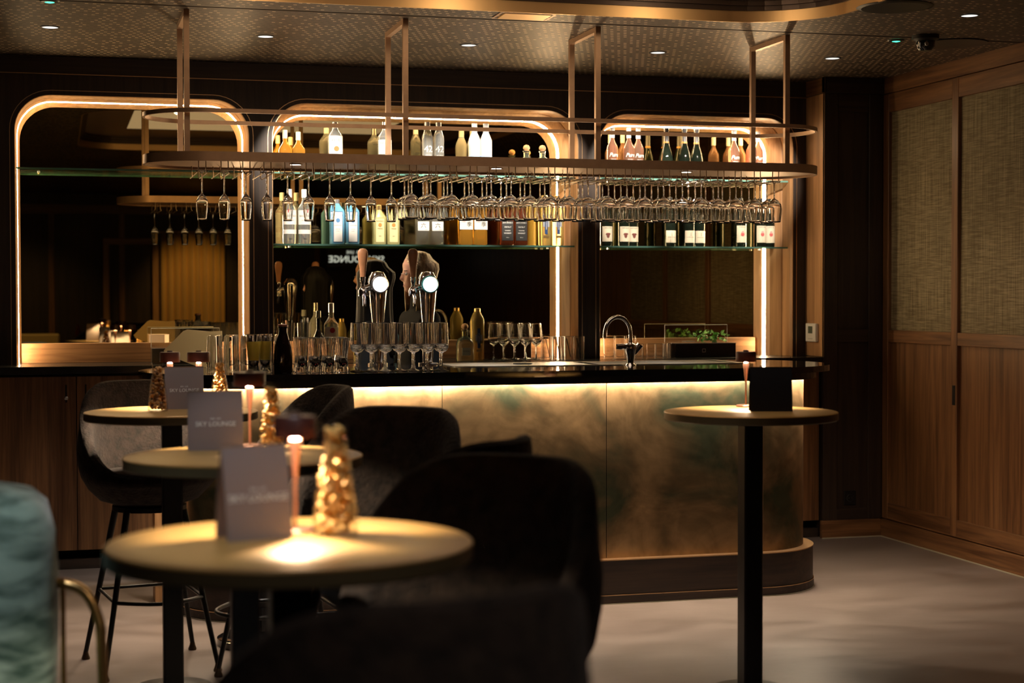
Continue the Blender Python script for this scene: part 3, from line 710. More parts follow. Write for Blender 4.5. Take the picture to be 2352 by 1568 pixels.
# upper shelf, middle niche
for x, h, lab in ((1.309, .252, 'orange liqueur bottle at the left end of the upper shelf'), (1.387, .243, 'orange liqueur bottle, second on the upper shelf')):
    t = bottle('orange_liqueur_bottle', x, 9.88, UP, lab, S2, amberb, .039, h, .13, .012, orange if x < 1.3 else mat('pale_gold_cap', (.85, .70, .50), .4), .05, [(.05, .10, paper, 1.2)], [('ORANGE', .008, .06, ink)], sq=(4, 1, .9))
    disc(t, .015, .092, mat('peach', (.85, .35, .25), .5), -.0375)
t = bottle('vodka_bottle', 1.608, 9.88, UP, 'clear vodka bottle with white label, alone on upper shelf', S2, clearb, .044, .305, .215, .014, whitecap, .045, [(.10, .222, paper, 1.1)], [('KETEL', .021, .195, ink)])
disc(t, .016, .145, mat('bronze_print', (.35, .18, .05), .5), -.0452)
bottle('rum_bottle', 1.906, 9.88, UP, 'clear bottle with wide white label beside the second post', S2, clearb, .042, .315, .215, .0125, steel, .05, [(.12, .205, paper, 1.2)], [('HAVANA', .018, .185, ink)])
for x, lab in ((2.169, 'slim clear bottle marked 42 in white, left'), (2.239, 'slim clear bottle marked 42 in white, right')):
    bottle('slim_vodka_bottle', x, 9.88, UP, lab, S2, clearb, .033, .32, .225, .014, whitecap, .045, None, [('42', .055, .155, paper), ('BELOW', .012, .115, paper)])
for x, lab in ((2.462, 'frosted white vodka bottle, left of the pair'), (2.534, 'frosted white vodka bottle, right of the pair')):
    t = bottle('frosted_vodka_bottle', x, 9.88, UP, lab, S2, frostb, .037, .32, .21, .015, whitecap, .06, None, [('V V', .02, .17, paper)])
    MB().lathe([(.0176, 0), (.0176, .012)], 18).build('neck_band', mat('band_blue', (.12, .25, .5), .4), t, loc=(0, 0, .255))
    MB().lathe([(.0376, 0), (.0376, .008)], 24).build('painted_band', mat('pale_blue_print', (.35, .5, .7), .5), t, loc=(0, 0, .115))
def squat_tequila(x, y, z, lab, grp, hh=1.0):
    t = thing('tequila_bottle', lab, 'bottle', (x, y, z), 0, grp)
    MB().lathe([(0, 0), (.042*hh, 0), (.045*hh, .01), (.045*hh, .085*hh), (.034*hh, .112*hh), (.017, .125*hh), (.017, .150*hh), (.022, .155*hh), (.022, .160*hh), (.0, .162*hh)], 24, sq=(3.5, 1, .75, .025)).build('body', mat('greenish_glass', (.75, .90, .78), .02, trans=.95, ior=1.38), t, True)
    MB().lathe([(0, 0), (.013, .0), (.013, .008), (.020, .016), (.021, .026), (.014, .038), (0, .042)], 18).build('stopper', cork, t, True, loc=(0, 0, .156*hh))
    MB().box(-.026, .026, -.0365*hh, -.0345*hh, .03, .075).build('label', mat('pale_green_label', (.62, .70, .60), .5), t)
    text('PATRON', .010, ink, t, (0, -.0368*hh-.0005, .055)); return t
squat_tequila(2.791, 9.88, UP, 'round stoppered tequila bottle, left of the pair on upper shelf', S2)
squat_tequila(2.893, 9.88, UP, 'round stoppered tequila bottle, right of the pair on upper shelf', S2)
# right niche
S3 = 'bottles on the upper right shelf'; S4 = 'wine bottles on the lower right shelf'
for i, x in enumerate((3.347, 3.452, 3.525, 4.162, 4.274, 4.340)):
    y = (9.88, 9.87, 9.90, 9.88, 9.86, 9.91)[i]
    lab = ('rose wine bottle at the left end of the upper right shelf', 'rose wine bottle, middle of the left trio', 'rose wine bottle, right of the left trio',
           'rose wine bottle, left of the right trio', 'rose wine bottle, middle of the right trio', 'rose wine bottle at the right end of the upper shelf')[i]
    bottle('rose_wine_bottle', x, y, UP, lab, S3, roseb, .035, .318, .185, .0125, whitecap, .065, None, [('Pure', .034, .145, paper), ('MIRABEAU', .008, .118, paper)])
for i, x in enumerate((3.705, 3.822, 3.915)):
    y = (9.88, 9.87, 9.90)[i]
    t = thing('sparkling_wine_bottle', ('dark sparkling wine bottle with grey foil, left of three', 'dark sparkling wine bottle with grey foil, middle of three', 'dark sparkling wine bottle with grey foil, right of three')[i], 'bottle', (x, y, UP), 0, S3)
    MB().lathe([(0, 0), (.04, 0), (.042, .006), (.042, .13), (.034, .17), (.020, .215), (.0145, .25), (.0145, .30), (0, .30)], 24).build('body', winedark, t, True)
    MB().lathe([(.0165, .235), (.0160, .305), (.018, .308), (.017, .322), (0, .325)], 18).build('foil', silverfoil, t, True)
    MB().lathe([(.0185, .222), (.0172, .238)], 18).build('neck_band', orange, t, True)
WL = [(3.304, 0), (3.416, 0), (3.484, 0), (3.725, 1), (3.848, 1), (3.932, 1), (4.203, 2), (4.335, 2), (4.410, 2)]
wl = ['wine bottle with pig head label at left end of shelf', 'wine bottle with pig head label, middle of the left trio', 'wine bottle with pig head label, right of the left trio',
      'wine bottle with plain white label, left of middle trio', 'wine bottle with plain white label, centre of middle trio', 'wine bottle with plain white label, right of middle trio',
      'wine bottle with pink emblem, left of the right trio', 'wine bottle with pink emblem, middle of the right trio', 'wine bottle with pink emblem at the right end of shelf']
for i, (x, k) in enumerate(WL):
    y = (9.87, 9.86, 9.895)[i % 3]
    t = bottle('wine_bottle', x, y, LO, wl[i], S4, winedark, .038, .31, .185, .0135, black, .06, [((.028, .024, .028)[k], (.122, .10, .135)[k], cream, 1.0)],
               [(('OPEN ROAD', .0085, .112, ink), ('CHARDONNAY', .0075, .058, ink), ('CAPE FLORA', .0085, .125, ink))[k]])
    if k == 0:
        t2 = MB().prism([(-.016, .0), (-.010, -.004), (-.008, -.018), (0, -.026), (.008, -.018), (.010, -.004), (.016, 0), (.010, .006), (-.010, .006)], 0, .0006)
        t2.v = [(a, -c, b) for a, b, c in t2.v]; t2.build('emblem', mat('emblem_brown', (.18, .05, .04), .6), t, loc=(0, -.0398, .075))
    if k == 1: MB().box(-.001, .001, -.0398, -.0392, .066, .088).build('emblem', ink, t)
    if k == 2:
        disc(t, .012, .08, mat('emblem_pink', (.55, .12, .12), .6), -.0392); disc(t, .008, .094, mat('emblem_rose', (.75, .35, .32), .6), -.0399)

# ---------------------------------------------------------------- things on the back counter and bar top
B1 = 'bottles on the back counter'
t = bottle('rum_bottle', 1.556, 9.74, CT, 'clear rum bottle with red emblem on the back counter', B1, clearb, .043, .345, .21, .0145, steel, .055, [(.10, .205, paper, 1.15)], [('BACARDI', .019, .135, ink)])
disc(t, .0155, .185, redink, -.0455)
tall_liqueur(2.452, 9.78, CT, 'tall golden liqueur bottle on the back counter beside wine glasses', B1).scale = (1, 1, 1)
squat_tequila(2.355, 9.70, CT, 'squat tequila bottle standing on the back counter', B1, 1.15)
bottle('sparkling_wine_bottle', 1.482, 9.75, CT, 'open bottle with orange neck band next to the straws', B1, winedark, .034, .30, .13, .013, mat('clear_lip', (.8, .85, .85), .05, trans=.8), .04, [])
bottle('whisky_bottle', 1.72, 9.74, CT, 'gold capped bottle between rum and the first beer tap', B1, goldb, .032, .245, .17, .014, goldcap, .045, [(.05, .13, orange, 1.0)])
bottle('lemon_gin_bottle', 1.80, 9.72, CT, 'pale yellow labelled bottle low behind the tasting glasses', B1, yellowb, .04, .21, .14, .013, goldcap, .03, [(.02, .13, mat('pale_yellow_label2', (.80, .74, .40), .6), .6)], sq=(5, .95, .8))
bottle('gin_bottle', 1.90, 9.73, CT, 'blue bottle low behind the tasting glasses', B1, blueb, .042, .20, .13, .013, silverfoil, .03, [(.02, .11, paper, .6)], sq=(5, .95, .8))
# straw glass
t = thing('straw_glass', 'tall glass full of black straws on the back counter', 'glass', (1.392, 9.71, CT))
tg = [(0, 0), (.034, 0), (.036, .002), (.040, .23)]
MB().add(*[glass_mesh(tg, .002, .0).v, glass_mesh(tg, .002, .0).f]).build('tumbler', glass, t, True)
for k in range(9):
    a = k*2.4; r_ = .008+.0025*k
    MB().tube([(r_*math.cos(a)*.7, r_*math.sin(a)*.7, .008), (r_*math.cos(a), r_*math.sin(a), .24+.01*(k % 3))], .0025, 6).build('straw', black, t)
t = thing('swizzle_glass', 'glass of swizzle sticks left of the straw glass', 'glass', (1.30, 9.72, CT))
MB().add(*[glass_mesh(tg, .002, .0).v, glass_mesh(tg, .002, .0).f]).build('tumbler', glass, t, True)
for k in range(6):
    a = k*2.1; MB().tube([(.012*math.cos(a), .012*math.sin(a), .006), (.024*math.cos(a), .024*math.sin(a), .245)], .002, 6).build('stick', (steel, copper)[k % 2], t)
# white wine glasses standing on back counter
std = [(0, 0), (.034, 0), (.035, .0015), (.012, .005), (.004, .012), (.0035, .075), (.006, .083), (.022, .095), (.034, .115), (.037, .135), (.035, .17), (.029, .215), (.0285, .219)]
sm = mk(glass_mesh(std, .0015, .09)); k = 0
for r_, (y, x0) in enumerate(((9.66, 2.585), (9.74, 2.575), (9.82, 2.565))):
    for i in range(4):
        x = x0+i*.068+(.03 if r_ == 1 else 0)
        glass_thing('wine_glass', sm, 'wine glass on the back counter, %s row, %s from the left' % (('front', 'middle', 'back')[r_], ORD[i]), (x, y, CT), 'wine glasses on the back counter')
t = thing('wooden_box', 'low oak crate behind the wine glasses on the counter', 'box', (2.66, 9.93, CT))
MB().box(-.16, .16, -.055, -.045, 0, .115, .001).build('side_board', oakX, t); MB().box(-.16, .16, .045, .055, 0, .115, .001).build('side_board', oakX, t)
MB().box(-.16, -.15, -.044, .044, 0, .115).build('end_board', oakX, t); MB().box(.15, .16, -.044, .044, 0, .115).build('end_board', oakX, t); MB().box(-.149, .149, -.044, .044, 0, .008).build('base_board', oakX, t)
tum = [(0, 0), (.030, 0), (.033, .003), (.0345, .135), (.034, .137)]
tm = mk(glass_mesh(tum, .0025, .0)); tms = mk(glass_mesh([(0, 0), (.028, 0), (.030, .003), (.032, .085), (.0315, .087)], .003, .0))
for r_, y in enumerate((9.70, 9.78)):
    for i in range(4):
        x = 2.875+i*.066+.012*r_
        t = glass_thing('tumbler', tm, 'highball tumbler by the right pier, %s row, %s from left' % (('front', 'back')[r_], ORD[i]), (x, y, CT), 'tumblers beside the right pier')
        if r_ == 0:
            tag(MB().tube([(x-.018, y-.01, CT+.128), (x+.012, y+.004, CT+.012)], .0025, 6).build('drinking_straw', black), 'short black straw inside %s front highball tumbler' % ORD[i], 'straw', 'straws in tumblers')
for i in range(3):
    glass_thing('tumbler', tm, 'highball tumbler right of the pier behind sink tap, %s' % ORD[i], (3.30+.071*i, 9.80, CT), 'tumblers behind the sink tap')
for i in range(4):
    glass_thing('short_tumbler', tms, 'short tumbler left of the garnish case, %s from left' % ORD[i], (3.47+.066*i if i < 1 else 3.50+.066*i-.02, 9.72 if i % 2 else 9.74, CT), 'short tumblers by the garnish case')
# garnish cases with lids and mint
def garnish(x, y, z, w, lab, mint):
    t = thing('garnish_case', lab, 'garnish case', (x, y, z))
    dk = mat('smoked_acrylic', (.03, .027, .025), .15)
    MB().box(-w, w, -.07, -.066, 0, .085, .001).build('front_panel', dk, t)
    text('□', .03, steel, t, (0, -.0708, .04), name='emblem')
    for s in (-1, 1): MB().box(s*w-(.003 if s > 0 else 0), s*w+(.003 if s < 0 else 0), -.0655, .07, 0, .085).build('side_panel', dk, t)
    MB().box(-w, w, .067, .07, 0, .085).build('back_panel', dk, t); MB().box(-w+.004, w-.004, -.065, .066, 0, .05).build('tray', mat('tray_black', (.02, .02, .02), .4), t)
    MB().box(-w-.002, w+.002, -.073, -.064, .0855, .090).build('front_rim', mat('white_rim', (.75, .73, .70), .4), t)
    MB().box(-w*.98, w*.98, .062, .064, .09, .20).build('lid', acrylic, t)
    MB().tube([(-w*.98, .063, .09), (-w*.98, .063, .20), (w*.98, .063, .20), (w*.98, .063, .09)], .0017, 6).build('lid_edge', mat('acrylic_edge', (.6, .58, .55), .2), t)
    if mint:
        MB().box(-w*.5, -w*.2, -.03, .03, .095, .10).build('tongs', steel, t)
        m2 = thing('mint_bunch', 'bunch of fresh green mint leaves on the garnish case', 'herbs', (x+.10, y-.02, z+.09))
        gm = mat('mint_leaf', (.16, .38, .10), .5, noise=.3, nscale=40)
        lf = MB().add([(0, 0, 0), (.010, .011, .004), (.010, -.011, .004), (.024, .012, .006), (.024, -.012, .006), (.038, 0, .0), (.012, 0, 0), (.025, 0, .001)],
                      [(0, 1, 6), (0, 6, 2), (1, 3, 7, 6), (2, 6, 7, 4), (3, 5, 7), (4, 7, 5)])
        l0 = lf.build('leaf', gm, m2)
        for k in range(46):
            c = l0 if k == 0 else l0.copy()
            if k: C.objects.link(c); c.parent = m2
            c.location = (random.uniform(-.13, .10), random.uniform(-.04, .03), random.uniform(0, .06)); c.rotation_euler = (random.uniform(-.9, .9), random.uniform(-1.2, .3), random.uniform(0, 6.28)); s = random.uniform(.7, 1.15); c.scale = (s, s, s)
garnish(3.90, 9.80, CT, .215, 'black garnish case with raised clear lid in the right niche', True)
garnish(.72, 9.79, CT, .20, 'black garnish case with sloping clear lid in the left niche', False)
t = thing('cardboard_box', 'small cream cardboard box on the oak upstand, left niche', 'box', (.575, 9.965, 1.2465), -.5)
MB().box(-.05, .05, -.03, .03, 0, .045, .001).build('carton', mat('cardboard', (.66, .47, .32), .7), t); MB().box(-.0515, .0515, -.0315, .0315, .0455, .048, .001).build('lid', mat('cardboard_light', (.72, .54, .38), .7), t)
# pale folded card leaning behind the glasses at the left end of the bar
t = thing('menu_board', 'large pale cream board leaning behind upturned glasses', 'board', (.66, 8.36, 1.166), -.15)
o = MB().prism([(-.155, .085), (-.145, .065), (.02, -.0), (.13, 0), (.13, .18), (.07, .178), (-.04, .188), (-.06, .18)], 0, .006)
o.v = [(a, -c, b) for a, b, c in o.v]; o.build('sheet', mat('cream_card', (.62, .42, .17), .6), t)
MB().box(-.0, .12, .006, .06, 0, .004).build('foot', bpy.data.materials['cream_card'], t)

# bar top glassware, left part
ug = [(0, 0), (.031, 0), (.033, .003), (.034, .10), (.031, .155), (.024, .176), (0, .18)]
um = mk(glass_mesh([(0, 0), (.027, 0), (.031, .006), (.0335, .06), (.035, .168), (.0345, .170)], .0028, .0, flip=True))
for r_, y in enumerate((7.82, 7.91, 8.0)):
    for i in range(5):
        x = .70+i*.078+r_*.012
        glass_thing('highball_glass', um, 'upturned highball glass at the bar left end, %s row, %s' % (('front', 'middle', 'rear')[r_], ORD[i]), (x, y, 1.165+.1705), 'upturned highball glasses')
wb_ = [(0, 0), (.032, 0), (.034, .003), (.025, .02), (.022, .045), (.027, .10), (.034, .165), (.0345, .178), (.033, .180)]
wbm = mk(glass_mesh(wb_, .002, .018))
for i, (x, y) in enumerate(((.865, 7.66), (.925, 7.72))):
    t = thing('beer_glass', ('footed glass with yellow print at the bar edge by brown bottle', 'footed glass with yellow print just behind brown bottle')[i], 'glass', (x, y, 1.165), 0, 'printed beer glasses')
    o = bpy.data.objects.new('bowl', wbm); C.objects.link(o); o.parent = t
    MB().lathe([(.0248, .06), (.029, .11), (.0325, .145)], 22).build('print', mat('yellow_print', (.85, .62, .08), .4, trans=.55), t, True, label='yellow printed band')
t = thing('beer_bottle', 'short dark brown beer bottle standing on the bar edge', 'bottle', (1.0, 7.66, 1.165))
bb = mat('brown_beer_glass', (.010, .005, .003), .08, 0, .4)
MB().lathe([(0, 0), (.040, 0), (.043, .006), (.043, .085), (.037, .125), (.026, .165), (.020, .185), (.0195, .205), (.0225, .207), (.0225, .222), (0, .222)], 26).build('body', bb, t, True)
MB().lathe([(0, 0), (.0245, 0), (.0235, .006), (.019, .010), (0, .011)], 21).build('crown_cap', mat('bronze_cap', (.20, .08, .05), .4, .6), t, True, loc=(0, 0, .214))
cg = [(0, 0), (.027, 0), (.029, .004), (.0275, .02), (.0225, .05), (.021, .075), (.0245, .11), (.030, .150), (.0305, .158), (.030, .160)]
cgm = mk(glass_mesh(cg, .0022, .012)); k = 0
for r_, y in enumerate((7.66, 7.735, 7.81)):
    for i in range(4):
        x = 1.088+i*.0635+r_*.004
        if r_ == 0:
            t = thing('shot_carafe', 'waisted soft drink glass with red dots, front row, %s' % ORD[i], 'glass', (x, y, 1.165), 0, 'waisted glasses on the bar')
            o = bpy.data.objects.new('bowl', cgm); C.objects.link(o); o.parent = t
            t.name = 'waisted_glass'
            MB().box(-.014, .014, -.0295, -.0285, .048, .056).build('print', ink, t, label='black printed mark')
            for q in (-.006, .004): disc(t, .0022, .040+q*.2, redink, -.0298, 'dot', q, 8)
        else:
            glass_thing('waisted_glass', cgm, 'waisted soft drink glass, %s row, %s from left' % (('', 'middle', 'rear')[r_], ORD[i]), (x, y, 1.165), 'waisted glasses on the bar')
tg_ = [(0, 0), (.031, 0), (.033, .0015), (.013, .006), (.005, .016), (.0042, .080), (.007, .087), (.024, .096), (.0315, .110), (.032, .13), (.0285, .225), (.028, .229)]
tgm = mk(glass_mesh(tg_, .0016, .093))
for r_, y in enumerate((7.655, 7.735)):
    for i in range(7):
        x = 1.345+i*.067+r_*.010
        glass_thing('tasting_glass', tgm, 'tall stemmed tasting glass on the bar, %s row, %s from left' % (('front', 'rear')[r_], ORD[i]), (x, y, 1.165), 'tasting glasses on the bar')

# wall fittings
t = thing('thermostat', 'white thermostat with grey display on the lit pilaster side', 'thermostat', (PX-.004, 9.645, 1.2825), PI/2)
# local -Y points to world +X after rz=pi/2, so use a mirrored build in world terms
t.rotation_euler = (0, 0, -PI/2)
MB().box(-.072, .072, -.022, 0, -.058, .058, .004).build('housing', mat('white_plastic', (.72, .70, .66), .4), t)
MB().box(-.030, .030, -.0235, -.0221, -.005, .040).build('display', mat('lcd', (.10, .12, .09), .2), t)
for q in range(4): MB().box(-.03+q*.017, -.02+q*.017, -.0235, -.0221, -.042, -.036).build('button', mat('grey_btn', (.45, .45, .43), .5), t)
t = thing('wall_socket', 'black power socket low on the corner pilaster', 'socket', (4.797, PF+.02, .245))
MB().box(-.04, .04, -.010, 0, -.045, .045, .003).build('plate', black, t)
MB().lathe([(.024, 0), (.022, .002), (.020, -.006), (0, -.006)], 20, ax='y').build('cup', mat('socket_black', (.03, .03, .03), .3), t, loc=(0, -.0105, 0))
for s in (-1, 1): MB().lathe([(0, 0), (.002, 0), (.002, .002), (0, .002)], 8, ax='y').build('pin_hole', steel, t, loc=(s*.0095, -.0115, 0))
# ceiling fittings
for i, (x, y) in enumerate(((-.021, 8.72), (1.06, 8.745), (2.155, 8.77), (3.238, 8.77), (4.281, 8.73), (4.27, 7.23))):
    t = thing('ceiling_downlight', ('recessed ceiling downlight above left niche corner', 'recessed ceiling downlight between first two rack frames', 'recessed ceiling downlight between second and third frames', 'recessed ceiling downlight between third and fourth frames', 'recessed ceiling downlight right of the last rack frame', 'recessed ceiling downlight nearest the right frame edge')[i], 'downlight', (x, y, CEIL), 0, 'recessed ceiling downlights')
    MB().lathe([(.05, -.0005), (.05, -.003), (.040, -.004)], 24).build('bezel', black, t); MB().lathe([(.0405, -.002), (0, -.002)], 24).build('lens', dl_dim, t)
for i, (x, y) in enumerate(((4.307, 8.03), (-.02, 7.95))):
    t = thing('indicator_light', ('small green emergency light near the right wall', 'small green emergency light at top left corner')[i], 'light', (x, y, CEIL), 0, 'green ceiling lights')
    MB().lathe([(.045, -.0005), (.04, -.006), (.022, -.008)], 20).build('bezel', black, t); MB().lathe([(.0225, -.007), (0, -.012)], 16).build('lens', green_led, t)
t = thing('ceiling_speaker', 'round black speaker grille in the ceiling beside the coffer', 'speaker', (3.80, 7.10, CEIL))
MB().lathe([(.17, -.0005), (.17, -.004), (.155, -.008), (0, -.008)], 32).build('grille', black, t); MB().lathe([(.172, -.0005), (.178, -.003), (.17, -.005)], 32).build('frame', blackmetal, t)
t = thing('ceiling_camera', 'small black dome camera hanging from the ceiling at right', 'camera', (4.38, 7.85, CEIL))
MB().lathe([(0, -.0), (.07, -.0005), (.07, -.02), (.05, -.03)], 24).build('mount', blackmetal, t, True); MB().lathe([(.05, -.03), (.048, -.06), (.03, -.08), (0, -.085)], 24).build('dome', stone, t, True)
MB().lathe([(0, 0), (.012, 0), (.010, .004), (0, .004)], 12, ax='y').build('sensor', steel, t, loc=(-.02, -.048, -.05))
t = thing('ceiling_disc', 'wide flat black round cover on the ceiling near right wall', 'cover', (4.66, 8.05, CEIL))
MB().lathe([(.18, -.0005), (.18, -.006), (0, -.008)], 32).build('plate', black, t)
t = thing('ceiling_hatch', 'bronze framed ceiling hatch beside the coffer edge', 'hatch', (2.19, 7.79, CEIL))
h_ = MB(); h_.ribbon([(x, y, -.004) for x, y in rrect(-.14, .14, -.085, .10, .01, 2)], [(x, y, -.004) for x, y in rrect(-.128, .128, -.073, .088, .006, 2)], True); h_.build('frame', brass, t)
MB().box(-.112, .118, -.070, .085, -.006, -.0005).build('flap', bpy.data.materials['bright_bronze'], t)

# ---------------------------------------------------------------- pub tables
tabletop_m = mat('satin_brass_lacquer', (.44, .255, .075), .38, .3, noise=.05, nscale=20)
rimm = mat('table_edge', (.17, .135, .07), .4, .3)
TZ = 1.077
def table(x, y, lab):
    t = thing('pub_table', lab, 'table', (x, y, 0), 0, 'round high tables')
    R = .33
    MB().lathe([(0, TZ), (R-.006, TZ), (R-.002, TZ-.001), (R, TZ-.003), (R, TZ-.004)], 72).build('tabletop', tabletop_m, t, True)
    MB().lathe([(R, TZ-.004), (R, TZ-.028), (R-.004, TZ-.032), (0, TZ-.032)], 72).build('edge_band', rimm, t, True)
    MB().box(-.12, .12, -.12, .12, TZ-.040, TZ-.0325).build('mount_plate', blackmetal, t)
    MB().box(-.038, .038, -.038, .038, .02, TZ-.0405, .006).build('column', blackmetal, t)
    MB().lathe([(0, 0), (.15, 0), (.15, .010), (.145, .014), (.05, .02), (0, .02)], 48).build('base_disc', blackmetal, t, True)
    return t
T1, T2, T3, T4 = (.403, 2.998), (.498, 4.662), (.422, 6.53), (2.552, 5.89)
table(*T1, 'nearest round brass topped high table, strongly out of focus')
table(*T2, 'middle round brass topped high table in the left row')
table(*T3, 'farthest round brass topped high table in the left row')
table(*T4, 'lone round brass topped high table on the right')
t = thing('pedestal_base', 'low glossy black round pedestal base behind the middle column', 'base', (.86, 7.30, 0))
MB().lathe([(0, 0), (.20, 0), (.20, .03), (.17, .045), (.045, .055), (.04, .16), (0, .16)], 40).build('disc', stone, t, True); MB().cyl(.032, .16, .42, 20).build('post', black, t, True)
def lamp(x, y, lab, r=.040):
    t = thing('table_lamp', lab, 'lamp', (x, y, TZ), 0, 'cordless copper table lamps')
    MB().lathe([(0, 0), (.039, 0), (.039, .004), (.036, .007), (.006, .008), (0, .008)], 32).build('base', copper, t, True)
    MB().lathe([(.0035, .008), (.0035, .09), (.009, .145), (.0125, .165), (.011, .174), (.004, .178), (.004, .185)], 20).build('stem', copper, t, True)
    shd = mat('dark_brown_shade', (.055, .016, .012), .4) if 'dark_brown_shade' not in bpy.data.materials else bpy.data.materials['dark_brown_shade']
    MB().lathe([(r-.002, .178), (r, .178), (r, .214), (r-.003, .218), (.012, .219), (.010, .224), (0, .225)], 36).build('lamp_shade', shd, t, True, label='dark brown drum shade')
    MB().lathe([(0, .1925), (r-.003, .1925)], 28).build('diffuser', lampglow, t)
    lp = light('SPOT', 'lamp_light', (x, y, TZ+.186), 26, (1, .80, .58), None, .012, 128, .35)
    return t
lamp(.429, 3.121, 'copper table lamp with brown shade on the nearest table')
lamp(.545, 4.93, 'copper table lamp with brown shade on the middle table', .046)
lamp(.435, 6.80, 'copper table lamp behind nut jar on far left table')
lamp(.547, 6.78, 'copper table lamp right of the menu on far left table', .046)
lamp(2.640, 6.14, 'copper table lamp beside black menu on right table')
menu_m = mat('taupe_menu', (.24, .19, .18), .32, 0, .6)
menu_k = mat('black_menu', (.012, .010, .010), .35)
def menu(x, y, rz, w, h, m, lab, txt=True, tilt=.10):
    t = thing('menu_card', lab, 'menu', (x, y, TZ), rz, 'standing menu folders')
    n = 6
    for s, nm in ((1, 'front_cover'), (-1, 'back_cover')):
        A = []; B = []
        for i in range(n+1):
            z = h*i/n; off = -s*(.035*(1-i/n)+.004*math.sin(PI*i/n)); A.append((-w/2, off, z)); B.append((w/2, off, z))
        mb = MB().ribbon(A, B); A2 = [(a, b+s*.002, c) for a, b, c in A]; B2 = [(a, b+s*.002, c) for a, b, c in B]; mb.ribbon(B2, A2)
        o = mb.build(nm, m, t, True)
        if s == 1 and txt:
            tx = text('SKY LOUNGE', .019, paper, t, (0, -.0215-.004, h*.44)); tx.rotation_euler = (-math.atan(.035/h), 0, 0)
            tx = text('BAR  LIVE', .007, paper, t, (0, -.0195-.0035, h*.53)); tx.rotation_euler = (-math.atan(.035/h), 0, 0)
    return t
menu(.345, 3.06, .22, .125, .172, menu_m, 'taupe standing menu folder on the nearest table')
menu(.438, 4.86, -.05, .156, .17, menu_m, 'taupe standing menu folder on the middle table')
menu(.48, 6.66, -.05, .15, .165, menu_m, 'taupe standing menu folder on the far left table')
menu(2.63, 5.88, -.28, .158, .168, menu_k, 'black standing menu folder on the right table', False)
nutm = mat('roasted_nut', (.62, .30, .09), .45, noise=.25, nscale=60); nutd = mat('dark_nut', (.28, .10, .035), .4); crisp = mat('cheese_stick', (.85, .47, .13), .6, noise=.2, nscale=50)
jar_o = [(0, 0), (.037, 0), (.039, .003), (.037, .04), (.030, .10), (.021, .145), (.019, .16), (.023, .18), (.025, .185)]
jm = mk(MB().lathe(jar_o, 24), thin('thin_jar_glass', (1, 1, 1), .04, .5))
def rad(z):
    for (r0, z0), (r1, z1) in zip(jar_o[2:], jar_o[3:]):
        if z0 <= z <= z1: return r0+(r1-r0)*(z-z0)/(z1-z0)
    return .02
nut0 = MB().lathe([(0, -.008), (.0045, -.005), (.006, 0), (.005, .004), (0, .0075)], 8)
nme = []
for mm in (nutm, nutd, crisp):
    me = bpy.data.meshes.new('nut'); me.from_pydata(nut0.v, [], nut0.f); me.materials.append(mm); me.polygons.foreach_set('use_smooth', [True]*len(me.polygons)); nme.append(me)
def jar(x, y, lab, sticks=False, n=130, z0=TZ, s=1.0, fill=.165):
    t = thing('snack_jar', lab, 'jar', (x, y, z0), 0, 'glass jars of bar snacks'); t.scale = (s, s, s)
    o = bpy.data.objects.new('carafe', jm); C.objects.link(o); o.parent = t
    for k in range(n):
        z = .010+(fill-.012)*(k/n)**1.15; r_ = rad(z)-.0085
        a = random.uniform(0, 2*PI); q = r_*math.sqrt(random.uniform(.35, 1))
        c = bpy.data.objects.new('cheese_stick' if sticks else 'nut', nme[2] if sticks else nme[0 if random.random() < .7 else 1]); C.objects.link(c); c.parent = t
        c.location = (q*math.cos(a), q*math.sin(a), z); c.rotation_euler = (random.uniform(0, 3), random.uniform(0, 3), random.uniform(0, 3))
        if sticks: c.scale = (.9, .9, 1.3)
    return t
jar(.495, 3.06, 'carafe of orange snack sticks on the nearest table', True, 170, s=1.12, fill=.178)
jar(.60, 4.86, 'carafe of orange snack sticks on the middle table', True, 150, fill=.178)
jar(.372, 6.55, 'carafe of mixed nuts at front of far left table', False, 150, fill=.17)
jar(.625, 6.72, 'carafe of orange snacks at right side of far left table', True, 110, fill=.175)
jar(2.665, 6.05, 'carafe of nuts behind the black menu, right table', False, 110)

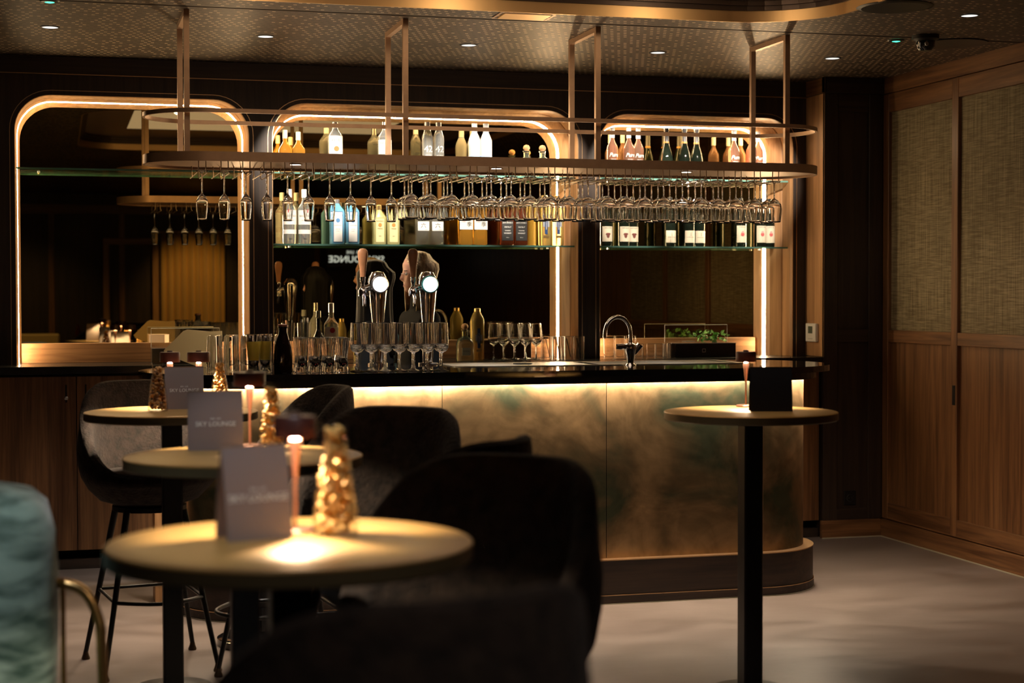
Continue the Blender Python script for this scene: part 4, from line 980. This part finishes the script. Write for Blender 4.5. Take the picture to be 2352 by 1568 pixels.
# ---------------------------------------------------------------- bar stools
def sstep(x): x = max(0, min(1, x)); return x*x*(3-2*x)
def stool(x, y, rz, lab, legs=True):
    """local +Y is where the sitter faces; the back is at -Y"""
    t = thing('bar_stool', lab, 'bar stool', (x, y, 0), rz, 'brown upholstered bar stools')
    n = 48; v = []; f = []
    rows = []
    def ring_(fn):
        k = []
        for i in range(n):
            a = 2*PI*i/n; k.append(len(v)); v.append(fn(a))
        rows.append(k)
    def rim(a):   # height of rim: 0 = front (+Y)
        c = (1+math.cos(a-PI/2))/2    # 1 at front, 0 at back
        return .80+.36*sstep((1-c)*1.06-.02)
    def pt(a, r, z, sq=.94): return (r*math.cos(a), r*math.sin(a)*sq, z)
    v.append((0, 0, .665)); rows.append([0])
    ring_(lambda a: pt(a, .13, .667)); ring_(lambda a: pt(a, .20, .690)); ring_(lambda a: pt(a, .245, .735))
    for tt in (.15, .35, .55, .75, .92):
        ring_(lambda a, tt=tt: pt(a, .262+.028*math.sin(PI*min(tt, .8)), .75+(rim(a)-.75)*tt))
    ring_(lambda a: pt(a, .275, rim(a)-.004)); ring_(lambda a: pt(a, .262, rim(a)+.006)); ring_(lambda a: pt(a, .245, rim(a)+.003)); ring_(lambda a: pt(a, .232, rim(a)-.012))
    for tt in (.75, .5, .25): ring_(lambda a, tt=tt: pt(a, .222, .77+(rim(a)-.77)*tt))
    ring_(lambda a: pt(a, .215, .768))
    for a, b in zip(rows, rows[1:]):
        for i in range(n):
            j = (i+1) % n
            f.append((a[0], b[j], b[i]) if len(a) == 1 else (a[i], a[j], b[j], b[i]))
    MB().add(v, f).build('shell', fabric, t, True)
    MB().lathe([(0, .815), (.12, .814), (.185, .806), (.208, .788), (.212, .765), (.205, .755)], 40).build('seat_cushion', fabric, t, True)
    if legs:
        MB().lathe([(0, .645), (.15, .645), (.15, .664), (0, .664)], 24).build('mount_plate', blackmetal, t)
        feet = {}
        for sx in (-1, 1):
            for sy in (-1, 1):
                a, b = Vector((sx*.115, sy*.115, .65)), Vector((sx*.225, sy*.225, .03))
                l = MB().tube([a, b], [.014, .0095], 12).build('leg', blackmetal, t, True)
                MB().lathe([(0, 0), (.017, 0), (.018, .006), (.012, .022), (.010, .034), (0, .034)], 14, b.x, b.y).build('foot', mat('bronze_foot', (.10, .065, .04), .3, .7) if 'bronze_foot' not in bpy.data.materials else bpy.data.materials['bronze_foot'], l, True)
                feet[(sx, sy)] = a+(b-a)*((.65-.30)/.62)
        P0, P1 = feet[(-1, 1)], feet[(1, 1)]
        arc = [P0+(P1-P0)*k/14+Vector((0, .10*math.sin(PI*k/14), 0)) for k in range(15)]
        MB().tube(arc, .008, 10).build('footrest', blackmetal, t, True)
        for p, q in (((-1, -1), (1, -1)), ((-1, -1), (-1, 1)), ((1, -1), (1, 1))):
            MB().tube([feet[p], feet[q]], .007, 8).build('rail', blackmetal, t, True)
    return t
stool(.36, 6.98, PI+.15, 'brown bar stool facing the camera behind the far left table')
stool(.86, 6.50, PI/2+.12, 'brown bar stool right of the far left table, only tip visible')
stool(.93, 5.05, PI-.70, 'dark bar stool right of the middle table, seen from behind')
stool(.91, 4.14, .85, 'dark bar stool between nearest and middle tables, pointed tip')
stool(.83, 3.40, PI-.75, 'large blurred bar stool right of the nearest table')
stool(.40, 2.13, .30, 'closest very blurred bar stool at the bottom frame edge')

# teal velvet armchair at the left edge
t = thing('velvet_armchair', 'teal velvet high armchair with brass frame at left frame edge', 'armchair', (-.255, 3.95, 0), 0)
n = 40; v = []; f = []; rows = []
prof_ = rrect(-.30, .245, -.20, .20, .12, 9)
zs = [.45, .47, .60, .75, .9, 1.0, 1.05, 1.075, 1.085]; ins = [.02, 0, .0, -.006, -.004, .0, .02, .05, .10]
for zz, q in zip(zs, ins):
    L_ = rrect(-.30+q, .245-q, -.20+q, .20-q, max(.03, .12-q*.6), 9)
    k = []
    for (px, py) in L_:
        wob = .005*math.sin(zz*38+px*9)*math.sin(px*14+py*21)
        k.append(len(v)); v.append((px+wob, py+wob, zz+.006*math.sin(px*17)))
    rows.append(k)
for a, b in zip(rows, rows[1:]):
    for i in range(len(a)): j = (i+1) % len(a); f.append((a[i], a[j], b[j], b[i]))
f.append(tuple(rows[-1])); f.append(tuple(rows[0])[::-1])
MB().add(v, f).build('backrest', velvet, t, True)
ctl = [Vector(p) for p in ((.18, -.02, .857), (.24, -.03, .868), (.305, -.045, .85), (.338, -.055, .79), (.347, -.06, .70), (.355, -.07, .30), (.36, -.07, .0))]
pth = []
for q in range(len(ctl)-1):
    p0, p1, p2, p3 = ctl[max(q-1, 0)], ctl[q], ctl[q+1], ctl[min(q+2, len(ctl)-1)]
    for w in range(6):
        u2 = w/6; pth.append(.5*((2*p1)+(p2-p0)*u2+(2*p0-5*p1+4*p2-p3)*u2*u2+(3*p1-p0-3*p2+p3)*u2**3))
pth.append(ctl[-1]); tb = MB().tube([tuple(p) for p in pth], .0120, 14)
tb.build('arm_frame', gold, t, True); MB().tube([(.262, .0, .86), (.264, .0, .0)], .006, 10).build('brace', gold, t, True)
MB().box(-.30, .22, -.19, .40, .40, .449, .01).build('seat', velvet, t)
for x_, y_ in ((-.26, -.15), (-.26, .36), (.2, .36)): MB().tube([(x_, y_, .40), (x_, y_, 0)], .012, 10).build('leg', gold, t)

# ---------------------------------------------------------------- people behind the bar
skin = mat('skin', (.62, .33, .24), .5); lipm = mat('dark_lipstick', (.22, .01, .03), .35); blackcloth = mat('black_cloth', (.006, .006, .007), .9, spec=.2)
def blonde_mat():
    m = mat('blonde_hair', (.4, .28, .14), .42); N, L = nodes(m); b = N['Principled BSDF']
    tc = N.new('ShaderNodeTexCoord'); mp = N.new('ShaderNodeMapping'); mp.inputs['Scale'].default_value = (70, 70, 5); L.new(tc.outputs['Object'], mp.inputs[0])
    n = N.new('ShaderNodeTexNoise'); n.inputs['Scale'].default_value = 1; L.new(mp.outputs[0], n.inputs['Vector'])
    r = N.new('ShaderNodeValToRGB'); r.color_ramp.elements[0].position = .35; r.color_ramp.elements[1].position = .65
    r.color_ramp.elements[0].color = (.16, .10, .05, 1); r.color_ramp.elements[1].color = (.78, .60, .36, 1); L.new(n.outputs['Fac'], r.inputs[0]); L.new(r.outputs[0], b.inputs['Base Color'])
    bp = N.new('ShaderNodeBump'); bp.inputs['Strength'].default_value = .5; bp.inputs['Distance'].default_value = .004; L.new(n.outputs['Fac'], bp.inputs['Height']); L.new(bp.outputs['Normal'], b.inputs['Normal'])
    return m
hair_b = blonde_mat(); hair_k = mat('black_hair', (.004, .0035, .0035), .5, spec=.2)
def lerp(tb_, z):
    for (z0, a), (z1, b) in zip(tb_, tb_[1:]):
        if z0 <= z <= z1:
            t_ = (z-z0)/(z1-z0); t_ = t_*t_*(3-2*t_); return a+(b-a)*t_
    return tb_[-1][1] if z > tb_[-1][0] else tb_[0][1]
FR = [(0, .045), (.02, .072), (.04, .080), (.055, .076), (.075, .083), (.10, .082), (.125, .084), (.16, .088), (.19, .078), (.215, .045), (.225, 0)]
BK = [(0, .030), (.04, .048), (.08, .080), (.13, .100), (.17, .098), (.20, .070), (.225, 0)]
WD = [(0, .030), (.03, .050), (.07, .064), (.12, .072), (.16, .074), (.20, .052), (.225, 0)]
def gs(x, c, s): return math.exp(-((x-c)/s)**2)
def person(x, y, h, rz, lab, hm, female_hair, head_rz=0, shoulder=.19, op=1.3, op2=.72):
    t = thing('person', lab, 'person', (x, y, 0), rz, None)
    hz = h-.225                                            # chin height
    sk = [((0, 0, .93), .15, -1), ((0, 0, 1.08), .125, 0), ((0, .0, 1.22), .14, 1), ((0, -.005, 1.34), .13, 2), ((0, 0, 1.42), .07, 3), ((0, .01, hz+.01), .05, 4)]
    sh = hz-.10; k_ = sh/1.40
    sk = [((p[0], p[1], p[2]*k_*.985), r, pr_) for p, r, pr_ in sk[:5]]+[((0, .005, hz+.02), .05, 4)]
    for s in (-1, 1):
        b = len(sk); sk += [((s*shoulder*.8, -.005, sh-.03), .062, 3), ((s*(shoulder+.03), -.01, sh-.16), .052, b), ((s*(shoulder+.055), .02, sh-.33), .042, b+1), ((s*(shoulder+.02), .16, sh-.42), .034, b+2), ((s*(shoulder-.01), .23, sh-.43), .026, b+3)]
    for s in (-1, 1):
        b = len(sk); sk += [((s*.09, 0, .84), .105, 0), ((s*.10, .01, .47), .066, b), ((s*.10, -.01, .10), .042, b+1), ((s*.105, .10, .04), .036, b+2)]
    me = bpy.data.meshes.new('body'); me.from_pydata([p for p, _, _ in sk], [(i, q) for i, (_, _, q) in enumerate(sk) if q >= 0], [])
    o = bpy.data.objects.new('body', me); C.objects.link(o); o.parent = t
    md = o.modifiers.new('skin', 'SKIN'); md.use_smooth_shade = True
    for i, (_, r, q) in enumerate(sk): me.skin_vertices[0].data[i].radius = (r, r*.8); me.skin_vertices[0].data[i].use_root = (q < 0)
    sb = o.modifiers.new('sub', 'SUBSURF'); sb.levels = 2; sb.render_levels = 2
    me.materials.append(blackcloth)
    hd = bpy.data.objects.new('head', None)
    # head surface facing +Y
    nz, na = 46, 64; V = []; F = []; mi = []
    for i in range(nz+1):
        z = .225*i/nz
        for j in range(na):
            a = 2*PI*j/na; d = (a-PI/2+PI) % (2*PI)-PI          # 0 = facing
            w, fr_, bk = lerp(WD, z), lerp(FR, z), lerp(BK, z)
            cx_, sy_ = math.cos(a), math.sin(a); X_ = w*cx_; Y_ = (fr_ if sy_ > 0 else bk)*sy_
            if abs(d) < 1.4:
                bump = .018*gs(d, 0, .17)*gs(z, .083, .013)+.014*gs(d, 0, .13)*gs(z, .103, .018)
                bump += .008*gs(d, 0, .38)*gs(z, .056, .007)+.007*gs(d, 0, .36)*gs(z, .046, .006)-.004*gs(d, 0, .3)*gs(z, .051, .003)
                bump += .006*gs(d, 0, .35)*gs(z, .018, .012)-.010*(gs(d, .42, .18)+gs(d, -.42, .18))*gs(z, .113, .011)+.004*(gs(d, .42, .25)+gs(d, -.42, .25))*gs(z, .130, .007)
                bump += .004*(gs(d, .7, .25)+gs(d, -.7, .25))*gs(z, .09, .02)
                Y_ += bump
            V.append((X_, Y_, z))
    for i in range(nz):
        for j in range(na):
            F.append((i*na+j, i*na+(j+1) % na, (i+1)*na+(j+1) % na, (i+1)*na+j))
            z = .225*(i+.5)/nz; a = 2*PI*(j+.5)/na; d = (a-PI/2+PI) % (2*PI)-PI
            mi.append(1 if abs(d) < .33 and .042 < z < .061 else (2 if .10 < abs(d)-.12 < .52 and .129 < z < .133 else 0))
    F.append(tuple(range(na))[::-1]); mi.append(0)
    hd = MB().add(V, F).build('head', skin, t, True); hd.data.materials.append(lipm); hd.data.materials.append(mat('brow', (.05, .025, .015), .7) if 'brow' not in bpy.data.materials else bpy.data.materials['brow'])
    hd.data.polygons.foreach_set('material_index', mi)
    hd.location = (0, .005, hz); hd.rotation_euler = (0, 0, head_rz)
    for s in (-1, 1):
        MB().lathe([(0, -.0115), (.008, -.008), (.0115, 0), (.008, .008), (0, .0115)], 14).build('eye', mat('eye_white', (.7, .68, .65), .2) if 'eye_white' not in bpy.data.materials else bpy.data.materials['eye_white'], hd, True, loc=(s*.031, .068, .112))
        MB().lathe([(0, 0), (.005, 0), (0, .0015)], 12, ax='y').build('iris', black, hd, loc=(s*.031, .0800, .112)).rotation_euler = (0, 0, PI)
        MB().lathe([(0, -.03), (.007, -.022), (.011, 0), (.014, .018), (.008, .03), (0, .034)], 14, sq=(2, .6, 1.3, 0)).build('ear', skin, hd, True, loc=(s*.073, -.008, .092))
    # hair: shell around crown, sides and nape, open over the face
    V = []; F = []; na2 = 56; zrow = [.243, .238, .225, .20, .17, .14, .11, .08, .05, .02, -.02, -.06, -.10]
    if not female_hair: zrow = zrow+[-.16, -.22, -.28]
    for i, z in enumerate(zrow):
        for j in range(na2+1):
            u_ = -1+2*j/na2
            open_ = 0 if z > .190 else (op if u_ < 0 else op2)*min(1, (.190-z)/.03)
            a = -PI/2+u_*(PI-open_)
            zz = max(z, .0); w, fr_, bk = lerp(WD, min(zz, .2)), lerp(FR, min(zz, .2)), lerp(BK, min(max(zz, .06), .2))
            if z < .10: w = max(w, .073); fr_ = .085; bk = max(bk, .085)
            s_ = (1.20, 1.20) if z < .2 else (1.18, 1.18)
            q = 1.0
            if z > .2: q = math.sqrt(max(0, 1-((z-.2)/.0435)**2))
            if z < .0: q = 1-.8*(-z-.0)*(.9 if female_hair else -.6)
            cx_, sy_ = math.cos(a), math.sin(a)
            wv = 1+.02*math.sin(j*2.3)+.012*math.sin(j*5.1+i*.4)
            V.append((w*cx_*s_[0]*q*wv, (fr_ if sy_ > 0 else bk)*sy_*s_[1]*q*wv*(.92 if sy_ > 0 else 1), z))
    for i in range(len(zrow)-1):
        for j in range(na2):
            F.append((i*(na2+1)+j, (i+1)*(na2+1)+j, (i+1)*(na2+1)+j+1, i*(na2+1)+j+1))
    hr = MB().add(V, F).build('hair', hm, hd, True)
    so = hr.modifiers.new('solid', 'SOLIDIFY'); so.thickness = .008; so.offset = -1
    return t
pb = person(1.985, 9.28, 1.755, 1.75, 'blonde woman in black behind the right beer tap, profile left', hair_b, True, -.25)
person(1.675, 8.98, 1.70, 1.15, 'dark haired person in black behind the left beer tap, face hidden', hair_k, False, -.1, .15, .02, .02)
gl = MB().tube([(.050, .088, .112), (.012, .094, .114), (-.012, .094, .114), (-.050, .088, .112), (-.078, .01, .112)], .0015, 6)
hd_ = [c for c in pb.children if c.name.startswith('head')][0]
gl.build('glasses', steel, hd_)

# ---------------------------------------------------------------- lounge behind the camera, visible in the mirrors
sign = thing('wall_sign', 'glowing white lounge sign seen reversed in the middle mirror', 'sign', (3.86, -1.9, 2.0), PI)
MB().box(-.40, .40, .012, .03, -.09, .14).build('backing', black, sign)
glowm = mat('sign_glow', (.8, .9, 1), .5, emit=(.62, .74, 1), es=1.6)
text('SKY LOUNGE', .125, glowm, sign, (0, 0, 0)); text('BAR  LIVE', .055, glowm, sign, (.02, 0, .095))
MB().box(-.02, .02, .03, .72, -.02, .02).build('bracket_arm', black, sign)
MB().box(-.42, -.38, .031, .7, -.02, .02).build('bracket_arm', black, sign)
cur = thing('curtain', 'ochre velvet curtain hanging on lounge wall, mirrored left niche', 'curtain', (1.75, BW+.12, 0))
cm = mat('ochre_velvet', (.55, .33, .07), .8, sheen=.4)
A = [(-.42+.84*i/60, .035*math.sin(i*.95)+.01*math.sin(i*.3), 0) for i in range(61)]
MB().ribbon([(a, b, .02) for a, b, c in A], [(a, b, 2.35) for a, b, c in A]).build('cloth', cm, cur, True); MB().tube([(-.5, 0, 2.37), (.5, 0, 2.37)], .012, 10).build('rod', brass, cur)
dr = thing('door_frame', 'lit ochre timber doorway in the lounge, seen mirrored', 'doorway', (.95, BW+.06, 0))
MB().box(-.36, -.28, -.02, .02, 0, 2.2, .003).build('jamb', oakZ, dr); MB().box(.28, .36, -.02, .02, 0, 2.2, .003).build('jamb', oakZ, dr); MB().box(-.36, .36, -.02, .02, 2.2, 2.28, .003).build('lintel', oakX, dr)
so = thing('lounge_sofa', 'black high backed sofa reflected in the left mirror', 'sofa', (1.15, -1.35, 0), PI)
MB().box(-.55, .55, -.08, .08, .42, 1.18, .03).build('backrest', mat('black_leather', (.012, .011, .010), .5), so); MB().box(-.55, .55, -.60, -.08, .30, .48, .03).build('seat', bpy.data.materials['black_leather'], so)
MB().box(-.5, .5, -.55, .05, 0, .29).build('plinth', black, so)
bn = thing('lounge_bench', 'long cream upholstered bench reflected in the left mirror', 'bench', (-.35, -1.5, 0), PI)
MB().box(-.38, .38, -.05, .05, .45, 1.05, .02).build('backrest', mat('cream_leather', (.60, .46, .22), .6), bn); MB().box(-.38, .38, -.5, -.05, .40, .50, .02).build('seat', bpy.data.materials['cream_leather'], bn); MB().box(-.36, .36, -.45, 0, 0, .39).build('plinth', black, bn)
for i, (x, z) in enumerate(((-.98, 1.05), (.25, 1.08))):
    pd = thing('wine_cooler_stand', ('black stand with silver wine cooler reflected at far left', 'black stand with bottles reflected beside cream bench')[i], 'stand', (x, -1.1, 0))
    MB().box(-.10, .10, -.10, .10, 0, z-.12, .004).build('cabinet', black, pd)
    if i == 0: MB().lathe([(0, 0), (.06, 0), (.07, .12), (.066, .12), (.056, .01), (0, .01)], 24).build('cooler', steel, pd, True, loc=(0, 0, z-.12))
    else: MB().lathe([(0, 0), (.035, 0), (.035, .13), (.012, .18), (.012, .22), (0, .22)], 18).build('bottle_body', brownb, pd, True, loc=(0, 0, z-.12))
